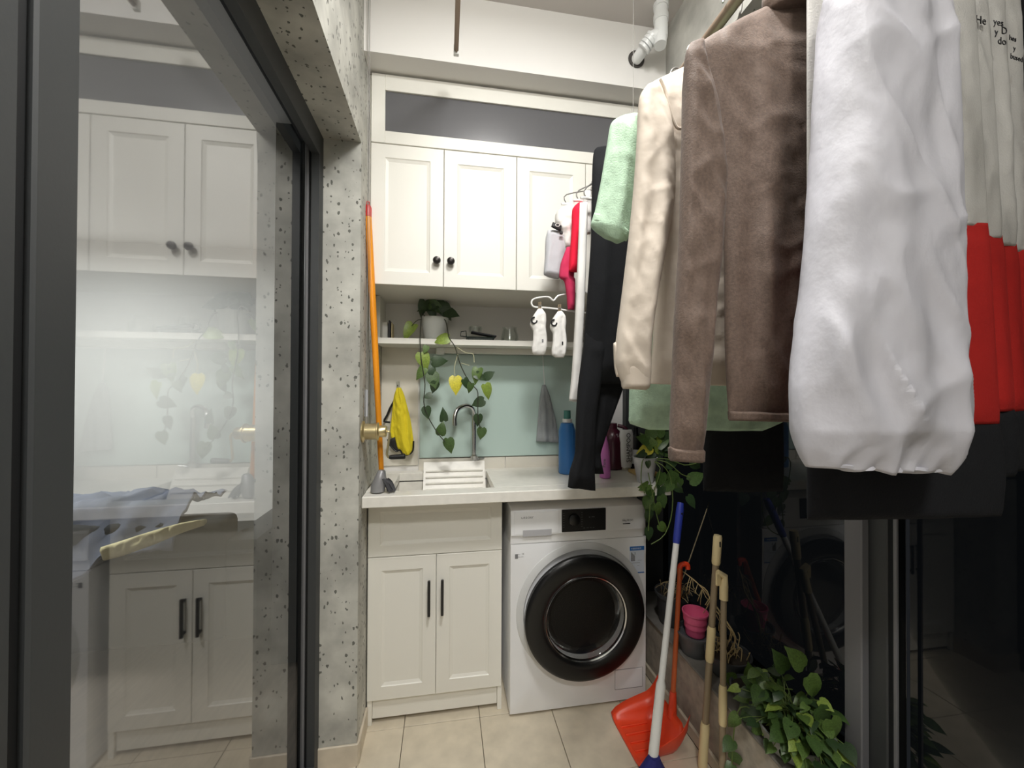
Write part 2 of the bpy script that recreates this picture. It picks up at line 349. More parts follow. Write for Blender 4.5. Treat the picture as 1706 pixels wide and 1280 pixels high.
# ------------------------------------------------------------------ joinery
def door_front(x0, x1, z0, z1, yf, th=.018, fw=.052, bw=.014, rec=.007):
    mb = MB(); c = .0015
    def ring(x0, x1, z0, z1, y): return [Vector((x0, y, z0)), Vector((x1, y, z0)), Vector((x1, y, z1)), Vector((x0, y, z1))]
    mb.rings([ring(x0, x1, z0, z1, yf+th), ring(x0, x1, z0, z1, yf+c), ring(x0+c, x1-c, z0+c, z1-c, yf),
              ring(x0+fw, x1-fw, z0+fw, z1-fw, yf), ring(x0+fw+.003, x1-fw-.003, z0+fw+.003, z1-fw-.003, yf+.003), ring(x0+fw+bw, x1-fw-bw, z0+fw+bw, z1-fw-bw, yf+rec)])
    return mb
def knob(c, parent, m):
    R = Matrix.Translation(c) @ Matrix.Rotation(PI/2, 4, 'X')
    return pb(MB().lathe([(.006, 0), (.006, .010), (.013, .013), (.0155, .019), (.013, .026), (.006, .028)], R, 20), 'knob', m, parent, True)
YU = 1.62
uc = thing('wall_cabinet', 'white three-door wall cabinet under the white beam, grey glass flap above', 'cabinet', (XL, YB, 1.738))
pb(MB().box(XL+.002, .88, YU+.019, YB-.001, 1.740, 2.565), 'carcass', M['cab'], uc)
# top flap with grey glass
fx0, fx1, fz0, fz1 = XL+.012, .84, 2.292, 2.562
mb = MB()
for x0, x1, z0, z1 in ((fx0, fx0+.052, fz0, fz1), (fx1-.052, fx1, fz0, fz1), (fx0+.052, fx1-.052, fz0, fz0+.048), (fx0+.052, fx1-.052, fz1-.062, fz1)): mb.box(x0, x1, YU, YU+.018, z0, z1, .0012)
fp = pb(mb, 'flap_frame', M['cab'], uc)
pb(MB().box(fx0+.050, fx1-.050, YU+.008, YU+.014, fz0+.046, fz1-.060), 'glass_panel', M['greyglass'], fp)
for x0, x1, kx in ((XL+.012, -.0090, -.034), (-.0065, .2865, .021), (.289, .583, None), (.5855, .84, .80)):
    dr = pb(door_front(x0, x1, 1.738, 2.288, YU), 'door', M['cab'], uc)
    if kx is not None: knob(Vector((kx, YU, 1.838)), dr, M['bronze'])
sh = tag(MB().box(XL+.004, .90, 1.815, YB-.001, 1.527, 1.553, .0015).build('wall_shelf', M['cab'], None, False, (XL, YB, 1.53)), 'long white wall shelf between the wall cabinet and the splashback', 'shelf')
tag(MB().box(XL+.001, XL+.018, 1.83, YB-.001, 1.554, 1.738).build('side_panel', M['cab'], None, False, (XL, YB, 1.554)), 'short white upright panel at the left end of the wall shelf', 'panel')

YD = 1.655
lc = thing('sink_cabinet', 'white two-door sink cabinet with black bar handles beside the washing machine', 'cabinet', (-.03, 1.8, 0))
mb = MB().box(-.295, .238, YD+.02, YB-.012, .018, .70).box(-.295, -.277, YD+.02, YB-.012, .70, .888).box(.220, .238, YD+.02, YB-.012, .70, .888).box(-.277, .22, YD+.02, YD+.03, .70, .888)
pb(mb, 'carcass', M['cab'], lc)
pb(MB().box(-.275, .220, YD+.016, YD+.02, .020, .096), 'plinth', M['cab'], lc)
for x in (-.295, .222): pb(MB().box(x, x+.018, YD+.006, YD+.02, .0, .098, .001), 'foot_panel', M['cab'], lc)
pb(door_front(-.295, .238, .664, .888, YD, fw=.045), 'drawer_front', M['cab'], lc)
for x0, x1, hx in ((-.295, -.0305, -.0575), (-.0285, .238, -.005)):
    dr = pb(door_front(x0, x1, .100, .661, YD), 'door', M['cab'], lc)
    pb(MB().box(hx-.0055, hx+.0055, YD-.026, YD-.016, .424, .566, .0025, 2).box(hx-.004, hx+.004, YD-.018, YD, .432, .440).box(hx-.004, hx+.004, YD-.018, YD, .550, .558), 'handle', M['black'], dr)

# counter with undermount sink
ct = thing('countertop', 'white stone countertop over the sink cabinet and the washing machine', 'countertop', (.3, 1.8, .893))
Z0, Z1, YF = .893, .935, 1.535; sx0, sx1, sy0, sy1 = -.205, .20, 1.61, 1.93
mb = MB().box(XL+.003, .93, YF, sy0, Z0, Z1, .003).box(XL+.003, .93, sy1, YB-.01, Z0, Z1, .002).box(XL+.003, sx0, sy0, sy1, Z0, Z1, .001).box(sx1, .93, sy0, sy1, Z0, Z1, .001)
pb(mb, 'slab', M['counter'], ct)
mb = MB(); t = .006
mb.box(sx0-.004, sx1+.004, 1.678, sy1+.004, .70, .708).box(sx0-.01, sx0, 1.678, sy1, .706, .90).box(sx1, sx1+.01, 1.678, sy1, .706, .90).box(sx0, sx1, 1.678, 1.686, .706, .893).box(sx0, sx1, sy0, 1.684, .890, .895).box(sx0, sx1, sy1, sy1+.01, .706, .90)
pb(mb, 'sink_basin', M['counter'], ct)
mb = MB(); mb.poly([(-.095, 1.925, .985), (.19, 1.925, .985), (.19, 1.80, .72), (-.095, 1.80, .72)], Vector((0, .012, -.004)))
for i in range(9): mb.box(-.085, .18, -.006, .006, -.004, .004, .002, 1, Matrix.Translation(Vector((0, 1.905-.012*i, .945-.0255*i))))
pb(mb, 'washboard', M['counter'], ct)
pb(MB().box(.862, .88, 1.74, YB-.012, .0, .893, .001), 'support_panel', M['cab'], ct)

# ------------------------------------------------------------------ washing machine
WX0, WX1, WY, WZ = .267, .858, 1.61, .85
wm = thing('washing_machine', 'white front-loading washing machine with black round door under the counter', 'washing machine', (.56, 1.8, 0))
dc = P(978, 1033, 1.555); DC = Vector((dc.x, WY, dc.z))
angs = sorted([2*PI*i/72 for i in range(72)] + [math.atan2(z-DC.z, x-DC.x) % (2*PI) for x in (WX0, WX1) for z in (.012, .700)])
def rim(a, s=0):
    c, n = math.cos(a), math.sin(a); k = min(((WX1-s if c > 0 else WX0+s)-DC.x)/c if abs(c) > 1e-6 else 9, ((.700-s if n > 0 else .012+s)-DC.z)/n if abs(n) > 1e-6 else 9)
    return DC.x+c*k, DC.z+n*k
def rr(y, s): return [Vector((rim(a, s)[0], y, rim(a, s)[1])) for a in angs]
def cr_(y, r): return [Vector((DC.x+r*math.cos(a), y, DC.z+r*math.sin(a))) for a in angs]
mb = MB().rings([rr(1.985, 0), rr(WY+.004, 0), rr(WY+.001, .0015), rr(WY, .005), cr_(WY, .178), cr_(WY+.13, .172)], True, (True, False))
pb(mb, 'body', M['wwhite'], wm, True)
mb = MB()
prof = [(WY-.001, .702), (WY-.001, .716), (WY-.004, .735), (WY-.010, .738), (WY-.006, .838), (WY+.006, WZ), (1.985, WZ), (1.985, .702)]
def wring(x, s=0): return [Vector((x, y+(s if y < 1.9 else 0), z-(s if z > .84 else 0))) for y, z in prof]
mb.rings([wring(WX0, .004), wring(WX0+.006), wring(WX1-.02), wring(WX1-.006, .006), wring(WX1, .016)])
pb(mb, 'control_panel', M['wwhite'], wm, True)
for x in (WX0+.05, WX1-.05): pb(MB().lathe([(.02, 0), (.02, .014)], Matrix.Translation((x, WY+.05, 0)), 16), 'foot', M['black'], wm)
# display
dx0, dx1 = P(936, 880, WY-.01).x, P(1009, 880, WY-.01).x
dp = pb(MB().box(dx0, dx1, WY-.0125, WY-.004, .742, .833, .001), 'display', M['blackg'], wm)
cx_, cz_ = dx0+.052, .792
R = Matrix.Translation((cx_, WY-.0125, cz_)) @ Matrix.Rotation(PI/2, 4, 'X')
pb(MB().lathe([(.024, 0), (.024, .007), (.020, .010), (.002, .010)], R, 32), 'dial', M['blackg'], dp, True)
for k in range(7):
    for sx in (-.048, .030): text('dial_mark', '---', .007, M['inktxt'], dp, (cx_+sx, WY-.0128, .818-k*.0095), (1, 0, 0), (0, 0, 1))
text('display_digits', '- --', .020, M['inktxt'], dp, (dx1-.075, WY-.0128, .795), (1, 0, 0), (0, 0, 1))
text('display_marks', '---  ---  --  --', .010, M['inktxt'], dp, (dx1-.10, WY-.0128, .753), (1, 0, 0), (0, 0, 1))
text('logo', 'Leader', .019, M['inktxt'], wm, P(868, 865, WY-.010)+Vector((0, -.0008, 0)), (1, 0, 0), (0, .05, 1))
text('model_text', '10kg·BLDC', .011, M['inktxt'], wm, P(1036, 869, WY-.010)+Vector((0, -.0008, 0)), (1, 0, 0), (0, .05, 1))
o_ = P(1038, 873, WY-.010); pb(MB().box(o_.x, o_.x+.032, WY-.0112, WY-.008, o_.z-.0015, o_.z+.0015), 'underline', M['inkdk'], wm)
a, b = P(871, 884, WY-.010), P(919, 892, WY-.010)
dw = pb(MB().box(WX0+.012, dx0-.012, WY-.0108, WY-.004, .742, .832, .001), 'detergent_drawer', M['wwhite'], wm)
pb(MB().box(a.x, b.x, WY-.0118, WY-.0105, b.z, a.z, .0008), 'drawer_grip', M['drawer'], dw)
# stickers
a, b = P(1049, 911, WY), P(1073, 954, WY)
st = pb(MB().box(a.x, b.x, WY-.0012, WY+.001, b.z, a.z), 'energy_label', M['paper'], wm)
pb(MB().box(a.x, b.x, WY-.0018, WY-.001, a.z-.017, a.z), 'label_header', M['blue'], st)
pb(MB().box(a.x, b.x, WY-.0018, WY-.001, b.z, b.z+.004), 'label_footer', M['blue'], st)
text('label_text', '中国能效标识', .008, M['paper'], st, (a.x+.004, WY-.002, a.z-.012), (1, 0, 0), (0, 0, 1))
for i, (dx, dz, s) in enumerate(((.006, .036, '1'), (.020, .034, '2'), (.036, .062, '------'), (.004, .072, '-------------'), (.006, .084, '---'), (.034, .084, '---'))):
    text('label_text', s, .010 if len(s) > 1 else .014, M['inktxt'], st, (a.x+dx, WY-.002, a.z-dz), (1, 0, 0), (0, 0, 1))
mb = MB()
for i in range(6): mb.box(a.x+.006+i*.003, a.x+.008+i*.003, WY-.002, WY-.001, a.z-.062, a.z-.024-i*.003)
pb(mb, 'label_bars', M['inktxt'], st)
a = P(858, 928, WY); text('spec_text', '---  10\n— —', .010, M['inktxt'], wm, (a.x+.012, WY-.0008, a.z+.006), (1, 0, 0), (0, 0, 1))
pb(MB().box(a.x, a.x+.012, WY-.0012, WY+.001, a.z-.008, a.z+.010), 'spec_mark', M['inktxt'], wm)
a, b = P(1025, 1135, WY), P(1070, 1165, WY)
pb(MB().box(a.x, b.x, WY-.0015, WY+.004, .062, .142, .001), 'filter_flap', M['wwhite'], wm)
mb = MB()
for q in ((a.x-.0015, a.x, .060, .144), (b.x, b.x+.0015, .060, .144), (a.x, b.x, .142, .144), (a.x, b.x, .060, .062)): mb.box(q[0], q[1], WY-.0006, WY+.001, q[2], q[3])
pb(mb, 'flap_joint', M['inktxt'], wm)
# door
dc = P(978, 1033, 1.555); DC = Vector((dc.x, WY, dc.z)); RY = Matrix.Translation(DC) @ Matrix.Rotation(PI/2, 4, 'X') @ Matrix.Diagonal((1.075, 1.075, 1, 1))
pb(MB().lathe([(.262, -.002), (.262, .002), (.255, .006), (.236, .010), (.23, -.001)], Matrix.Translation((0, 0, .012)) @ RY, 72), 'door_surround', M['wgrey'], wm, True)
dd = pb(MB().lathe([(.205, .008), (.226, .016), (.236, .030), (.236, .046), (.230, .054), (.220, .057), (.185, .060), (.172, .058), (.163, .052), (.160, .045), (.156, .045), (.160, .02), (.20, .01)], RY, 96), 'door_ring', M['blackg'], wm, True)
pb(MB().lathe([(.162, .050), (.160, .053), (.156, .050), (.154, .040), (.158, .034)], RY, 96, (False, False)), 'chrome_ring', M['chrome'], dd, True)
pb(MB().lathe([(.158, .044), (.155, .012), (.146, -.030), (.138, -.044), (.120, -.048)], RY, 72, (False, False)), 'gasket', M['rubber'], dd, True)
pb(MB().lathe([(.155, .046), (.148, .054), (.12, .058), (.06, .060), (.004, .0605)], RY, 64, (False, True)), 'door_glass', glass('smoked door glass', .0, (225, 225, 225), .03, .06), dd, True)
pb(MB().lathe([(.150, .044), (.136, .030), (.124, -.010), (.112, -.028), (.06, -.036), (.004, -.038)], RY, 64, (False, True)), 'glass_bowl', glass('glass bowl', .02, (240, 240, 240), .02, .25), dd, True)
pb(MB().lathe([(.122, -.046), (.120, -.110), (.004, -.112)], RY, 64, (False, True)), 'drum', M['drum'], dd, True)

# ------------------------------------------------------------------ splashback, light bar
sp = tag(MB().box(-.118, .86, 1.984, 1.9905, .995, 1.50, .001).build('splashback', M['teal'], None, False, (.3, 1.99, 1.0)), 'pale teal glass splashback panel on the back wall above the sink', 'panel')
a, b = P(728, 578, 1.93), P(990, 584, 1.93)
lb = thing('light_bar', 'slim white bar fixed beneath the wall shelf above the splashback', 'light fitting', (.3, 1.95, 1.50))
pb(MB().box(a.x, b.x, 1.93, 1.965, 1.500, 1.527, .004, 2), 'housing', M['cab'], lb, True)
pb(MB().box(a.x-.004, a.x+.035, 1.926, 1.968, 1.494, 1.527, .003), 'end_cap', M['white'], lb)

# ------------------------------------------------------------------ leaves and plants
def leaf_mesh(name, m, fold=.10, droop=.12, wid=.42):
    bm = bmesh.new(); T = [(-.10, .16), (0, .33), (.18, wid), (.42, wid*.93), (.66, wid*.66), (.86, wid*.28)]
    mid, L, Rr = [], [], []
    for t, wd in T:
        z = -droop*t*t
        mid.append(bm.verts.new((max(t, 0), 0, z))); L.append(bm.verts.new((t, wd, z+fold*wd*1.4-.05*wd*wd))); Rr.append(bm.verts.new((t, -wd, z+fold*wd*1.4-.05*wd*wd)))
    tip = bm.verts.new((1.03, 0, -droop*1.1))
    for i in range(len(T)-1):
        bm.faces.new((mid[i], mid[i+1], L[i+1], L[i])); bm.faces.new((mid[i+1], mid[i], Rr[i], Rr[i+1]))
    bm.faces.new((mid[-1], tip, L[-1])); bm.faces.new((tip, mid[-1], Rr[-1]))
    me = bpy.data.meshes.new(name); bm.to_mesh(me); bm.free(); me.materials.append(m)
    me.polygons.foreach_set('use_smooth', [True]*len(me.polygons)); return me
LM = [[leaf_mesh('leaf', m, .10, .12), leaf_mesh('leaf', m, .26, .30, .34), leaf_mesh('leaf', m, -.08, .35, .40)] for m in LEAF]
def leaf(parent, pos, d, nrm, size, k):
    d = Vector(d).normalized(); n = Vector(nrm); n = (n - d*n.dot(d)).normalized(); s = n.cross(d)
    o = bpy.data.objects.new('leaf', random.choice(LM[k])); COL.objects.link(o); o.parent = parent
    R = Matrix(((d.x, s.x, n.x), (d.y, s.y, n.y), (d.z, s.z, n.z))).to_4x4()
    o.matrix_local = Matrix.Translation(Vector(pos)-abs_loc(parent)) @ R @ Matrix.Diagonal((size, size, size, 1))
    return o
def picleaf(parent, px, py, Y, spx, ang, k, tilt=None):      # centre, length in px and pointing direction in the facing plane
    d = Vector((math.cos(math.radians(ang)), random.uniform(-.35, .1), math.sin(math.radians(ang))))
    c = P(px, py, Y); size = spx*c.y/F_PX*1.12
    n = Vector((random.uniform(-.35, .35), -1, random.uniform(0, .5))) if tilt is None else Vector(tilt)
    return leaf(parent, c-d.normalized()*size*.45, d, n, size, k)

# shelf pothos
pc = P(724, 563, 1.89); PB = Vector((pc.x, 1.89, 1.553))
pl = thing('trailing_pothos', 'pothos in a ribbed white pot on the wall shelf, vines trailing over the splashback', 'plant', PB)
prof = [(.040, 0), (.045, .004)]
for i in range(9): prof += [(.046+.0018*i, .006+.010*i), (.0475+.0018*i, .011+.010*i)]
prof += [(.064, .104), (.060, .104), (.057, .092), (.004, .090)]
pot = pb(MB().lathe(prof, Matrix.Translation(PB), 36), 'pot', M['potgrey'], pl, True)
pb(MB().lathe([(.057, .091), (.03, .096), (.003, .097)], Matrix.Translation(PB), 20), 'soil', M['soil'], pl)
Yv = 1.80
def PL(*pts, Y=Yv): return [P(x, y, Y) for x, y in pts]
top = PB+Vector((0, 0, .095))
mb = MB()
mb.tube([top+Vector((-.03, 0, 0)), top+Vector((-.055, -.05, .02))]+PL((702, 530), (700, 565), (702, 600), (708, 640), (706, 670), (712, 692), (728, 720), (742, 737)), .0022, 6, 3)
mb.tube([top+Vector((.03, 0, 0)), top+Vector((.05, -.06, -.01))]+PL((748, 562), (758, 578), (766, 605), (778, 630), (790, 645), (796, 655), (796, 690), (800, 715)), .0022, 6, 3)
mb.tube([top+Vector((-.03, 0, 0))]+PL((697, 533), (686, 543), Y=1.85), .0016, 6, 3)
pb(mb, 'vine', M['stemd'], pl, True)
mb = MB(); mb.tube(PL((762, 579), (776, 588), (788, 590), (790, 604)), .0016, 6, 3); mb.tube(PL((763, 590), (757, 612), (758, 627)), .0016, 6, 3); mb.tube(PL((768, 605), (782, 609)), .0012, 6)
pb(mb, 'aerial_root', M['root'], pl, True)
for (x, y, s, a, k) in ((736, 564, 24, 190, 3), (706, 600, 26, 290, 3), (701, 622, 20, 240, 0), (731, 602, 22, 5, 2), (721, 617, 15, 70, 2), (722, 633, 24, 285, 1), (724, 645, 18, 260, 2), (760, 640, 26, 275, 4),
                        (777, 640, 18, 300, 2), (783, 646, 16, 250, 1), (794, 625, 24, 255, 0), (800, 628, 18, 330, 2), (815, 625, 17, 35, 2), (812, 652, 24, 290, 3), (797, 671, 20, 205, 2), (711, 687, 18, 280, 2),
                        (739, 692, 19, 90, 2), (735, 716, 20, 80, 1), (748, 742, 22, 280, 1), (797, 700, 18, 270, 2), (802, 722, 18, 260, 1), (709, 582, 12, 250, 0), (713, 660, 13, 200, 2)):
    picleaf(pl, x, y, Yv, s, a, k)
picleaf(pl, 681, 551, 1.85, 27, 240, 3)
for (x, y, s, a, k) in ((704, 513, 24, 250, 2), (713, 510, 28, 200, 2), (727, 512, 26, 330, 1), (742, 518, 26, 300, 2), (752, 522, 22, 345, 2), (720, 520, 22, 290, 2), (736, 511, 24, 320, 2)):
    picleaf(pl, x, y, 1.87, s, a, k)

# counter pothos
cb = PZ(1092, 812, .935); CB = Vector((cb.x, 1.60, .936))
cp = thing('counter_pothos', 'pothos in a white marbled pot on the right end of the counter', 'plant', CB)
pb(MB().lathe([(.030, 0), (.033, .003), (.050, .105), (.052, .108), (.047, .108), (.045, .096), (.003, .095)], Matrix.Translation(CB), 32), 'pot', M['potwhite'], cp, True)
pb(MB().lathe([(.045, .097), (.003, .100)], Matrix.Translation(CB), 16, (False, True)), 'soil', M['soil'], cp)
Yc = 1.53
mb = MB(); T_ = CB+Vector((0, 0, .10))
for pts in (((1070, 770), (1068, 800), (1074, 822)), ((1085, 812), (1092, 850), (1100, 880)), ((1103, 775), (1118, 800), (1120, 850), (1108, 890), (1085, 907)), ((1110, 770), (1135, 790), (1150, 795)), ((1100, 780), (1085, 830), (1082, 860), (1080, 885)), ((1112, 765), (1140, 775), (1160, 772))):
    mb.tube([T_]+[P(x, y, Yc) for x, y in pts], .0020, 6, 3)
pb(mb, 'vine', M['stem'], cp, True)
for (x, y, s, a, k) in ((1072, 812, 22, 200, 0), (1085, 822, 24, 300, 1), (1100, 800, 26, 250, 1), (1120, 798, 28, 260, 1), (1112, 812, 22, 220, 1), (1160, 796, 27, 30, 1), (1162, 774, 26, 330, 2), (1097, 850, 24, 300, 0), (1078, 838, 22, 260, 1), (1106, 880, 20, 320, 0), (1082, 862, 20, 270, 2),
                        (1083, 890, 20, 270, 2), (1084, 848, 22, 240, 1), (1100, 822, 24, 260, 2), (1120, 772, 22, 10, 2), (1131, 815, 20, 320, 2), (1080, 775, 14, 285, 2), (1104, 836, 22, 290, 1), (1152, 836, 22, 300, 2), (1130, 806, 20, 240, 1)):
    picleaf(cp, x, y, Yc, s, a, k)
for (x, y, s, a, k) in ((1080, 735, 28, 130, 0), (1092, 728, 28, 80, 0), (1105, 735, 28, 40, 1), (1075, 750, 24, 200, 4), (1090, 750, 26, 250, 1), (1108, 752, 26, 320, 1), (1098, 742, 26, 100, 3), (1115, 742, 24, 10, 2), (1072, 732, 22, 160, 1), (1084, 718, 24, 100, 1), (1100, 716, 24, 60, 1), (1116, 726, 22, 30, 2), (1095, 760, 22, 270, 2), (1082, 762, 20, 230, 2), (1112, 762, 22, 300, 2), (1122, 755, 20, 350, 2), (1068, 758, 18, 210, 2)):
    picleaf(cp, x, y, 1.58, s, a, k)

# big ledge pothos
LC = Vector((1.035, 1.045, .273))
lp_ = thing('ledge_pothos', 'large bushy pothos in a pale grey bowl on the window ledge', 'plant', LC)
pb(MB().lathe([(.060, 0), (.082, .004), (.096, .055), (.100, .058), (.094, .058), (.09, .045), (.004, .043)], Matrix.Translation(LC), 36), 'bowl', M['bucket'], lp_, True)
pb(MB().lathe([(.090, .045), (.003, .052)], Matrix.Translation(LC), 20, (False, True)), 'soil', M['soil'], lp_)
mb = MB(); rnd = random.Random(3)
for i in range(190):
    th = rnd.uniform(0, 2*PI); el = rnd.uniform(-.25, 1.2); r = rnd.uniform(.08, .175)
    out = Vector((math.cos(th)*math.cos(el)*.62, math.sin(th)*math.cos(el)*1.15, math.sin(el)*1.0))
    p = LC + Vector((-.03, 0, .055)) + out*r
    if p.x > 1.085: p.x = 1.085-rnd.uniform(0, .03)
    if p.y > 1.15: p.y = 1.15-rnd.uniform(0, .08)
    if p.x < .945 and rnd.random() < .35: p.x += .05
    base = LC + Vector((rnd.uniform(-.04, .04), rnd.uniform(-.04, .04), .045))
    mb.tube([base, (base+p)/2+Vector((0, 0, .03)), p], .0014, 5, 2)
    d = Vector((out.x-.35, out.y-.2, out.z*.4-.25)) + Vector((rnd.uniform(-.5, .5), rnd.uniform(-.5, .5), rnd.uniform(-.4, .3)))
    if p.x + d.normalized().x*.06 > 1.10: d.x = -abs(d.x)
    leaf(lp_, p, d, Vector((rnd.uniform(-.6, .1), rnd.uniform(-.9, 0), 1)), rnd.uniform(.030, .056), rnd.choice((0, 0, 1, 1, 1, 2, 2, 3)))
for (x, y, s, a, k) in ((1345, 1128, 48, 300, 0), (1362, 1180, 46, 300, 1), (1340, 1112, 40, 130, 0), (1310, 1118, 36, 120, 1), (1250, 1130, 26, 100, 0), (1225, 1135, 26, 150, 0), (1385, 1200, 46, 290, 0), (1260, 1245, 40, 280, 2), (1320, 1240, 46, 300, 1), (1235, 1235, 30, 270, 1)):
    d = Vector((math.cos(math.radians(a)), -.1, math.sin(math.radians(a)))); c = PX(x, y, 1.02); leaf(lp_, c, d, (-.3, -1, .5), s*c.y/F_PX*1.15, k)
mb.tube([LC+Vector((-.05, .05, .05)), LC+Vector((-.11, .09, .06)), Vector((.925, 1.17, .18)), Vector((.925, 1.17, .06))], .002, 6, 4)
pb(mb, 'petioles', M['stem'], lp_, True)['kind'] = 'stuff'
for z, a in ((.20, 200), (.16, 300), (.12, 220), (.09, 280), (.06, 260)): leaf(lp_, Vector((.925, 1.17, z)), (math.cos(math.radians(a)), -.3, math.sin(math.radians(a))), (-1, -.6, .3), .05, 1)

# pots on the ledge
def nursery_pot(name, label, c, r, h, m, soil=True, group=None):
    t = thing(name, label, 'plant pot', c, group); T = Matrix.Translation(c)
    pb(MB().lathe([(r*.74, 0), (r*.76, .002), (r*.95, h*.86), (r*1.03, h*.88), (r*1.05, h), (r*.97, h), (r*.92, h*.8), (.003, h*.78)], T, 32), 'pot_wall', m, t, True)
    if soil: pb(MB().lathe([(r*.92, h*.80), (r*.5, h*.86), (.003, h*.84)], T, 20, (False, True)), 'soil', M['soil'], t)
    return t
p1 = nursery_pot('plant_pot', 'black plant pot of dried straw, farthest back on the ledge', Vector((1.03, 1.69, .273)), .075, .14, M['potblack'])
mb = MB(); rnd = random.Random(5)
for i in range(26):
    b = Vector((1.03, 1.69, .39))+Vector((rnd.uniform(-.05, .05), rnd.uniform(-.05, .05), 0)); e = b+Vector((rnd.uniform(-.07, .05), rnd.uniform(-.1, .02), rnd.uniform(.02, .08)))
    mb.tube([b, (b+e)/2+Vector((0, 0, .03)), e], .0012, 4, 2)
pb(mb, 'dried_grass', M['straw'], p1)['kind'] = 'stuff'
q1 = P(1140, 958, 1.62); q2 = P(1182, 836, 1.60)
pb(MB().tube([Vector((1.02, 1.68, .38)), q1, q2], [.003, .0028, .002], 6), 'cane', M['cane'], p1, True)
C2 = Vector((1.005, 1.485, .273))
nursery_pot('plant_pot', 'black plant pot holding the small pink pot', C2, .070, .085, M['potblack2'], False)
t = thing('pink_pot', 'small empty pink flowerpot nested in a black pot on the ledge', 'plant pot', C2+Vector((0, 0, .069)))
c_ = C2+Vector((0, 0, .069))
pb(MB().lathe([(.033, 0), (.036, .003), (.038, .03), (.041, .032), (.042, .055), (.045, .057), (.047, .085), (.050, .088), (.050, .094), (.046, .094), (.040, .05), (.003, .012)], Matrix.Translation(c_), 32), 'pot_wall', M['pink'], t, True)
C3 = Vector((1.055, 1.36, .273))
p3 = nursery_pot('plant_pot', 'black plant pot with a withered drooping plant beside the mop handles', C3, .078, .075, M['potblack'])
mb = MB()
st_ = [C3+Vector((.03, .02, .07)), P(1225, 1062, 1.36), P(1205, 1028, 1.40), P(1182, 995, 1.47), P(1160, 970, 1.52), P(1134, 950, 1.58)]
mb.tube(st_, [.003, .0035, .003, .0028, .0024, .0018], 6, 4)
st2 = [P(1225, 1062, 1.36), P(1188, 1010, 1.44), P(1178, 985, 1.47), P(1164, 974, 1.50)]; mb.tube(st2, .002, 6, 3)
rnd = random.Random(9)
for i in range(34):
    u = rnd.random(); k = min(int(u*5), 4); b = st_[k].lerp(st_[k+1], u*5-k); e = b+Vector((rnd.uniform(-.03, .02), rnd.uniform(-.04, .02), rnd.uniform(-.075, -.02)))
    mb.tube([b, (b+e)/2+Vector((-.01, -.01, 0)), e], .0014, 4, 2)
for i in range(30):
    b = C3+Vector((rnd.uniform(-.05, .05), rnd.uniform(-.05, .05), .065)); e = b+Vector((rnd.uniform(-.03, .03), rnd.uniform(-.04, .03), rnd.uniform(.01, .06))); mb.tube([b, (b+e)/2+Vector((.01, 0, .015)), e], .0016, 4, 2)
pb(mb, 'dried_stems', M['straw'], p3)['kind'] = 'stuff'
nursery_pot('plant_pot', 'wide dark plant pot with a grey rim, nearest the bushy pothos', Vector((1.035, 1.225, .273)), .060, .045, M['potblack2'])

# ------------------------------------------------------------------ brooms, mops, dustpan
A = PZ(1018, 1194, .006); Bn = PZ(1068, 1286, .006)
t = thing('dustpan', 'orange-red long-handled dustpan on the floor by the washing machine', 'dustpan', (.80, 1.40, 0))
ax = (Bn-A).normalized(); bk = Vector((-ax.y, ax.x, 0)); bk = bk if bk.x > 0 else -bk
Ln, D_ = (Bn-A).length, .20
def dp_(u, v, z): return A+ax*(u*Ln)+bk*(v*D_)+Vector((0, 0, z))
mb = MB(); NU, NV = 14, 12
def hz(u, v):          # scoop: floor with rising side and rear walls
    s = max(0, abs(u-.5)*2-.66)/.34; s = s*s
    b = max(0, v-.72)/.28; b = b*b
    return .002+min(1, s)*(.016+.085*v**.6)+b*.085*(1 if s < .01 else .6) + (.012*v if 0 else 0)
rows = []
for j in range(NV+1):
    v = j/NV; inset = .06+.05*v
    rows.append([dp_(.5+(i/NU-.5)*(1.0-.12*v), v, hz(i/NU, v)) for i in range(NU+1)])
up = [[p.copy() for p in r] for r in rows]
vv = [[mb.bm.verts.new(p) for p in r] for r in up]; lo = [[mb.bm.verts.new(p-Vector((0, 0, .0045))) for p in r] for r in up]
for j in range(NV):
    for i in range(NU):
        mb.bm.faces.new((vv[j][i], vv[j][i+1], vv[j+1][i+1], vv[j+1][i])); mb.bm.faces.new((lo[j][i+1], lo[j][i], lo[j+1][i], lo[j+1][i+1]))
for j in range(NV):
    for i in (0, NU): mb.bm.faces.new((vv[j][i], vv[j+1][i], lo[j+1][i], lo[j][i]) if i else (vv[j+1][i], vv[j][i], lo[j][i], lo[j+1][i]))
for i in range(NU):
    for j in (0, NV): mb.bm.faces.new((vv[j][i], vv[j][i+1], lo[j][i+1], lo[j][i]))
pb(mb, 'scoop', M['red'], t, 2)
mb = MB()
for u in (.25, .40, .55, .70): mb.tube([dp_(u, .08, .004), dp_(u, .62, .005)], .004, 6)
pb(mb, 'ribs', M['red'], t, True)
hb = dp_(.48, 1.0, .085); ht = P(1133, 945, 1.56)
pb(MB().tube([hb-Vector((0, 0, .03)), hb.lerp(ht, .12)], [.018, .012], 12), 'socket', M['red'], t, True)
pb(MB().tube([hb, ht], .0095, 12), 'handle', M['orhandle'], t, True)
pb(MB().tube([ht-Vector((0, 0, .05)), ht, ht+Vector((.012, -.002, .012)), ht+Vector((.03, -.004, .010)), ht+Vector((.034, -.004, -.008))], .0105, 10, 4), 'hook', M['red'], t, True)

